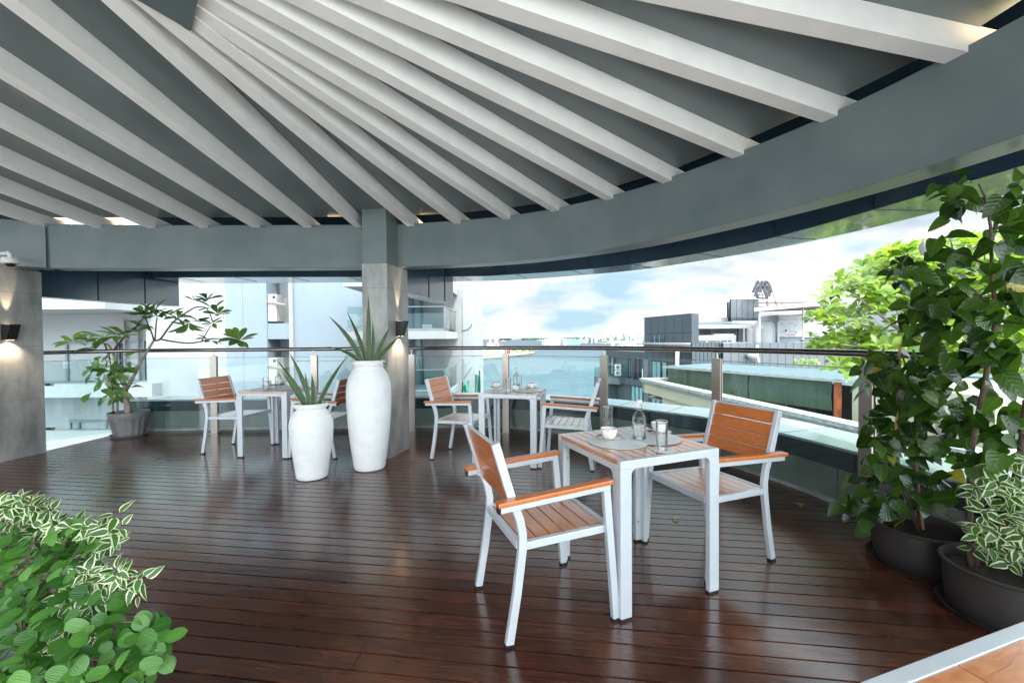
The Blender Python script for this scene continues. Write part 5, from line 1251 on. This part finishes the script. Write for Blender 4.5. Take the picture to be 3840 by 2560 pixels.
mb=MB(); mb.prism([tuple(tip-cn_*.4+cd*.5),tuple(endp-cn_*.4),tuple(endp-cn_*1.5),tuple(tip-cn_*1.5+cd*.5)],zt0-1.0,zt0-.95); 
child(mb,'dark_void',M['dark'],cb)  # dark sheet standing in for the dark void under the tarpaulin edge
# small rooftop plant sprigs
for px,s_ in ((3010,.9),(3052,1.0),(2986,.5)):
    q=at(px,1362,19); t=MB(); 
    for k in range(4): rosette(t,q+Vector((rnd.uniform(-.15,.15),0,rnd.uniform(-.1,.12))),6,.22*s_,.1,(0,-.5,1),rnd=rnd)
    tag(t.build('plant_sprig',M['leaf_bright'],smooth=True),{3010:'pale green rosette plant above the shed roof, left of a pair',3052:'pale green rosette plant above the shed roof, right of a pair',2986:'tiny pale green plant above the shed roof, smallest of three'}[px],'plant')
# ================================================================= HARBOUR, SHIP, SPIT, CITY
YS=560
def W(px,py): return onz(px,py,SEA)
mb=MB(); edge=[W(1700,1352),W(1790,1351),W(1860,1347),W(1905,1343),W(1960,1336),W(2000,1329),W(2011,1326),W(1985,1318),W(1900,1318),W(1700,1318)]
mb.prism([(p.x,p.y) for p in edge],SEA-.5,SEA+2.2); mb.build('rocky_spit',M['rock'],kind='structure')
mb=MB(); c=Vector((sum(p.x for p in edge)/10,sum(p.y for p in edge)/10)); mb.prism([(c.x+(p.x-c.x)*.95,c.y+(p.y-c.y)*.93) for p in edge],SEA+2.2,SEA+2.9); mb.build('spit_ground',M['sand'],kind='structure')
def tank(px0,px1,py0,py1,Y,mat,lab):
    a=at(px0,py0,Y); b=at(px1,py1,Y); r=(b.x-a.x)/2; o=MB().lathe([(r,b.z),(r,a.z-r*.05),(r*.6,a.z),(0,a.z+r*.04)],((a.x+b.x)/2,Y+r,0),32).build('storage_tank',mat,smooth='auto'); tag(o,lab,'tank')
tank(1752,1819,1306,1340,565,M['farwhite'],'large white storage tank on the spit next to the white building')
tank(1832,1896,1307,1331,600,M['tealtank'],'large pale green storage tank on the spit')
def hut(px0,py0,px1,py1,Y,mat,name,lab,cat):
    a=at(px0,py0,Y); b=at(px1,py1,Y); mb=MB(); mb.box(a.x,b.x,Y,Y+12,b.z,a.z); t=empty(name,((a.x+b.x)/2,Y,b.z),0,lab,cat); child(mb,'wall',mat,t)
    mb=MB(); m=(a.x+b.x)/2; vs=[(a.x-.5,Y-.5,a.z),(b.x+.5,Y-.5,a.z),(b.x+.5,Y+12.5,a.z),(a.x-.5,Y+12.5,a.z),(a.x,Y+6,a.z+1.2),(b.x,Y+6,a.z+1.2)]; mb.add(vs,[(0,1,5,4),(2,3,4,5),(0,4,3),(1,2,5),(0,3,2,1)]); child(mb,'roof',mat,t)
hut(1820,1318,1857,1333,540,M['olive'],'dock_store','yellow green store building in front of the green tank','building')
hut(1899,1313,1914,1326,560,M['red'],'red_hut','small red hut on the spit right of the green tank','hut')
rnd=random.Random(8)
for i,(px,py,r) in enumerate(((1935,1318,9),(1952,1320,11),(1975,1317,12),(1990,1314,8),(1925,1313,7),(1962,1312,9))):
    q=at(px,py,575); mb=MB()
    for _ in range(90):
        v=Vector((rnd.gauss(0,1),rnd.gauss(0,1),rnd.gauss(0,.6))).normalized()*r/1.53*.6*rnd.uniform(.4,1); mb.leaf(q+v*1.0,(rnd.uniform(-1,1),rnd.uniform(-1,1),rnd.uniform(-.3,1)),(0,0,1),1.6,1.1,.2,.2,'ovate',3)
    o=tag(mb.build('shore_bush',M['leaf_mid'],kind=None),('leftmost','second','tallest','fourth','fifth','sixth')[i]+' green bush on the end of the rocky spit' if False else ['low green bush beside the red hut on the spit','broad green bush in the middle of the spit','tallest green bush near the tip of the spit','green bush closest to the tip of the spit','small green bush just behind the red hut','green bush behind the broad bush of the spit'][i],'bush')
# ship
sp=empty('cargo_ship',at(1850,1300,720),0,'white ship superstructure with a pink-red funnel moored behind the spit','ship')
def sbx(name,mat,px0,py0,px1,py1,dep=10,Y=720): bx(sp,name,mat,px0,py0,px1,py1,Y,dep)
sbx('hull',M['farwhite'],1824,1293,1884,1306); sbx('superstructure',M['farwhite'],1828,1284,1848,1293); sbx('bridge',M['farwhite'],1833,1277,1843,1284); sbx('mast',M['farwhite'],1837,1268,1840,1277,2); sbx('mast_arm',M['farwhite'],1834,1271,1843,1272,2)
sbx('funnel',pmat('pink_red_funnel',(.75,.33,.30),.6),1854,1275,1867,1291); sbx('funnel_deck',M['farwhite'],1850,1289,1872,1294)
mb=MB(); mb.bar(at(1876,1297,719),at(1881,1286,719),1,1); mb.bar(at(1873,1288,719),at(1884,1297,719),1,1); child(mb,'crane',M['red'],sp)
for px,py,lab in ((1886,1279,'small white boat with wake behind the ship'),(1925,1272,'tiny white boat farthest out on the sea')):
    q=W(px,py); w=.006*q.y; t=empty('small_boat',q,0,lab,'boat'); mb=MB(); mb.prism([(q.x-w,q.y),(q.x+w*.8,q.y),(q.x+w*1.3,q.y+w*.3),(q.x+w*.8,q.y+w*.6),(q.x-w,q.y+w*.6)],SEA,SEA+w*.2); child(mb,'hull',M['farwhite'],t); mb=MB(); mb.box(q.x-w*.3,q.x+w*.3,q.y+.1*w,q.y+.5*w,SEA+w*.2,SEA+w*.45); child(mb,'cabin',M['farwhite'],t)
# far land
def land(px0,px1,py,Y,dep,zt,name):
    a=at(px0,py,Y); b=at(px1,py,Y); n=24; pts=[(a.x+(b.x-a.x)*i/n,Y+rnd.uniform(-.03,.03)*Y*.2) for i in range(n+1)]; pts+=[(b.x,Y+dep),(a.x,Y+dep)]; mb=MB(); mb.prism(pts,SEA,zt); return mb.build(name,M['farleaf'],kind='structure')
land(1958,2460,1266,5200,400,2.5,'far_shore'); land(1873,1918,1266,6000,300,1,'far_island'); 
mb=MB(); a=[(at(x,1280,1.).x) for x in (0,1)]
pts=[W(1992,1274),W(2040,1279),W(2100,1283),W(2170,1285),W(2260,1288),W(2440,1288),W(2460,1271),W(2050,1271)]
mb.prism([(p.x,p.y) for p in pts],SEA-.5,SEA+3); mb.build('city_shore',M['sand'],kind='structure')
cols=[(.78,.8,.82),(.62,.66,.7),(.7,.6,.5),(.55,.3,.22),(.3,.5,.6),(.2,.45,.5),(.8,.78,.7),(.5,.53,.56)]
cms=[pmat('city_tone',tuple(x*.62 for x in c),.8) for c in cols]; mbs=[MB() for _ in cols]
for _ in range(620):
    px=rnd.choice((rnd.uniform(2130,2440),rnd.uniform(2180,2440))); Y=rnd.uniform(1900,2900)
    u=(px-2130)/300; topy=1271-20*min(1,u*1.6)*rnd.uniform(.25,1.0)
    w=rnd.uniform(4,13)/F*Y/2; p=at(px,topy,Y); k=rnd.choices(range(8),(8,5,2,1,1,1,4,4))[0]
    mbs[k].box(p.x-w,p.x+w,Y,Y+20,SEA,p.z)
for px0,px1,y0,k in ((2033,2065,1274,0),(2060,2110,1268,0),(2110,2128,1270,7),(2040,2058,1270,7),(2128,2175,1274,4)):
    yy=2150-px0*.3+(px1-px0)*.5; a=at(px0,y0,yy); b=at(px1,y0,yy); mbs[k].box(a.x,b.x,yy,yy+50,SEA,a.z)
for m,mt in zip(mbs,cms): tag(m.build('distant_city',mt),'hazy pale distant city buildings on the far shore','city',kind='stuff') 
tm=MB()
for _ in range(330):
    px=rnd.choice((rnd.gauss(2185,28),rnd.gauss(2270,22),rnd.uniform(2130,2440))); Y=rnd.uniform(1850,2300); p=at(px,rnd.uniform(1268,1283),Y); tm.leaf(p,(rnd.uniform(-1,1),rnd.uniform(-1,.2),rnd.uniform(0,1)),(0,-1,.4),rnd.uniform(7,13),rnd.uniform(6,10),.1,.1,'ovate',3)
tag(tm.build('distant_trees',M['farleaf']),'dark green distant trees among the city on the far shore','trees',kind='stuff')
# quayside cluster in front of the grey building
hm=[MB() for _ in cols]
for _ in range(90):
    px=rnd.uniform(2288,2405); Y=rnd.uniform(420,520); p=at(px,rnd.uniform(1286,1312),Y); w=rnd.uniform(1,3); hm[rnd.choice((0,4,5,1,6,7))].box(p.x-w,p.x+w,Y,Y+3,SEA,p.z)
for m,mt in zip(hm,cms):
    if m.v: tag(m.build('harbour_clutter',mt),'colourful blue and white harbour clutter left of the grey building','harbour',kind='stuff')
mb=MB(); a=at(2278,1279,520); b=at(2408,1284,520); mb.box(a.x,b.x,520,560,b.z,a.z); tag(mb.build('quay_roof',M['farwhite']),'long thin white quay roof left of the grey building block','roof')
# ================================================================= LIGHT
SUN_EL,SUN_AZ=R(52),R(150)   # azimuth measured clockwise from +Y : behind and to the right of the camera
sdir=Vector((math.sin(SUN_AZ)*math.cos(SUN_EL),math.cos(SUN_AZ)*math.cos(SUN_EL),math.sin(SUN_EL)))
sl=bpy.data.lights.new('sun','SUN'); sl.energy=5.0; sl.angle=R(.6); sl.color=(1,.95,.87)
so=bpy.data.objects.new('sun',sl); COL.objects.link(so); so.rotation_euler=(-sdir).to_track_quat('-Z','Y').to_euler(); so.location=(0,0,30)
w=bpy.data.worlds.new('World'); sc.world=w; w.use_nodes=True; nt=w.node_tree; nt.nodes.clear()
out=N(nt,'ShaderNodeOutputWorld'); sky=N(nt,'ShaderNodeTexSky'); sky.sky_type='NISHITA'; sky.sun_disc=False; sky.sun_elevation=SUN_EL; sky.sun_rotation=SUN_AZ
bg=N(nt,'ShaderNodeBackground'); bg.inputs[1].default_value=.10; L(nt,sky.outputs[0],bg.inputs[0])
tc=N(nt,'ShaderNodeTexCoord'); mp=N(nt,'ShaderNodeMapping'); mp.inputs['Scale'].default_value=(1,1,3.2); L(nt,tc.outputs['Generated'],mp.inputs[0])
nz=N(nt,'ShaderNodeTexNoise',Scale=2.6,Detail=7.0,Roughness=.55,Distortion=.3); L(nt,mp.outputs[0],nz.inputs['Vector'])
cm=N(nt,'ShaderNodeMapRange'); cm.inputs['From Min'].default_value=.22; cm.inputs['From Max'].default_value=.42; L(nt,nz.outputs['Fac'],cm.inputs[0])
n2=N(nt,'ShaderNodeTexNoise',Scale=4.2,Detail=5.0,Roughness=.5); mp2=N(nt,'ShaderNodeMapping'); mp2.inputs['Scale'].default_value=(1,1,2.4); mp2.inputs['Location'].default_value=(3,1,.5); L(nt,tc.outputs['Generated'],mp2.inputs[0]); L(nt,mp2.outputs[0],n2.inputs['Vector'])
cc_=N(nt,'ShaderNodeValToRGB'); e=cc_.color_ramp.elements; e[0].position=.38; e[0].color=(.45,.65,.78,1); e[1].position=.55; e[1].color=(.97,.99,1.0,1); L(nt,n2.outputs['Fac'],cc_.inputs[0])
cbk=N(nt,'ShaderNodeBackground'); 
# cloud brightness grows towards the hidden sun (behind the camera)
sx=N(nt,'ShaderNodeVectorMath',operation='DOT_PRODUCT'); L(nt,tc.outputs['Generated'],sx.inputs[0]); sx.inputs[1].default_value=tuple(sdir)
ms=N(nt,'ShaderNodeMapRange'); ms.inputs['From Min'].default_value=.05; ms.inputs['From Max'].default_value=1; ms.inputs['To Min'].default_value=1.25; ms.inputs['To Max'].default_value=9.8; L(nt,sx.outputs['Value'],ms.inputs[0])
L(nt,cc_.outputs[0],cbk.inputs[0]); L(nt,ms.outputs[0],cbk.inputs[1])
mx=N(nt,'ShaderNodeMixShader'); L(nt,cm.outputs[0],mx.inputs[0]); L(nt,bg.outputs[0],mx.inputs[1]); L(nt,cbk.outputs[0],mx.inputs[2]); L(nt,mx.outputs[0],out.inputs[0])
# ================================================================= CAMERA
cd_=bpy.data.cameras.new('camera'); cam=bpy.data.objects.new('camera',cd_); COL.objects.link(cam); sc.camera=cam
cd_.sensor_width=36; cd_.sensor_fit='HORIZONTAL'; cd_.lens=F/3840*36; cd_.clip_start=.05; cd_.clip_end=30000; cd_.shift_y=SY/3840
cp_,sp_=math.cos(PIT),math.sin(PIT); r0=Vector((1,0,0)); u0=Vector((0,sp_,cp_)); f0=Vector((0,cp_,-sp_))
cr,sr=math.cos(ROL),math.sin(ROL); rr=r0*cr+u0*sr; uu=-r0*sr+u0*cr
cam.matrix_world=Matrix(((rr.x,uu.x,-f0.x,0),(rr.y,uu.y,-f0.y,0),(rr.z,uu.z,-f0.z,H),(0,0,0,1)))
sc.view_settings.view_transform='Standard'; sc.view_settings.look='None'; sc.view_settings.exposure=0; sc.view_settings.gamma=1
sc.cycles.max_bounces=10; sc.cycles.diffuse_bounces=5; sc.cycles.glossy_bounces=5; sc.cycles.transparent_max_bounces=24; sc.cycles.caustics_reflective=False; sc.cycles.caustics_refractive=False
sc.cycles.use_denoising=True
sc.render.resolution_x=1024; sc.render.resolution_y=682
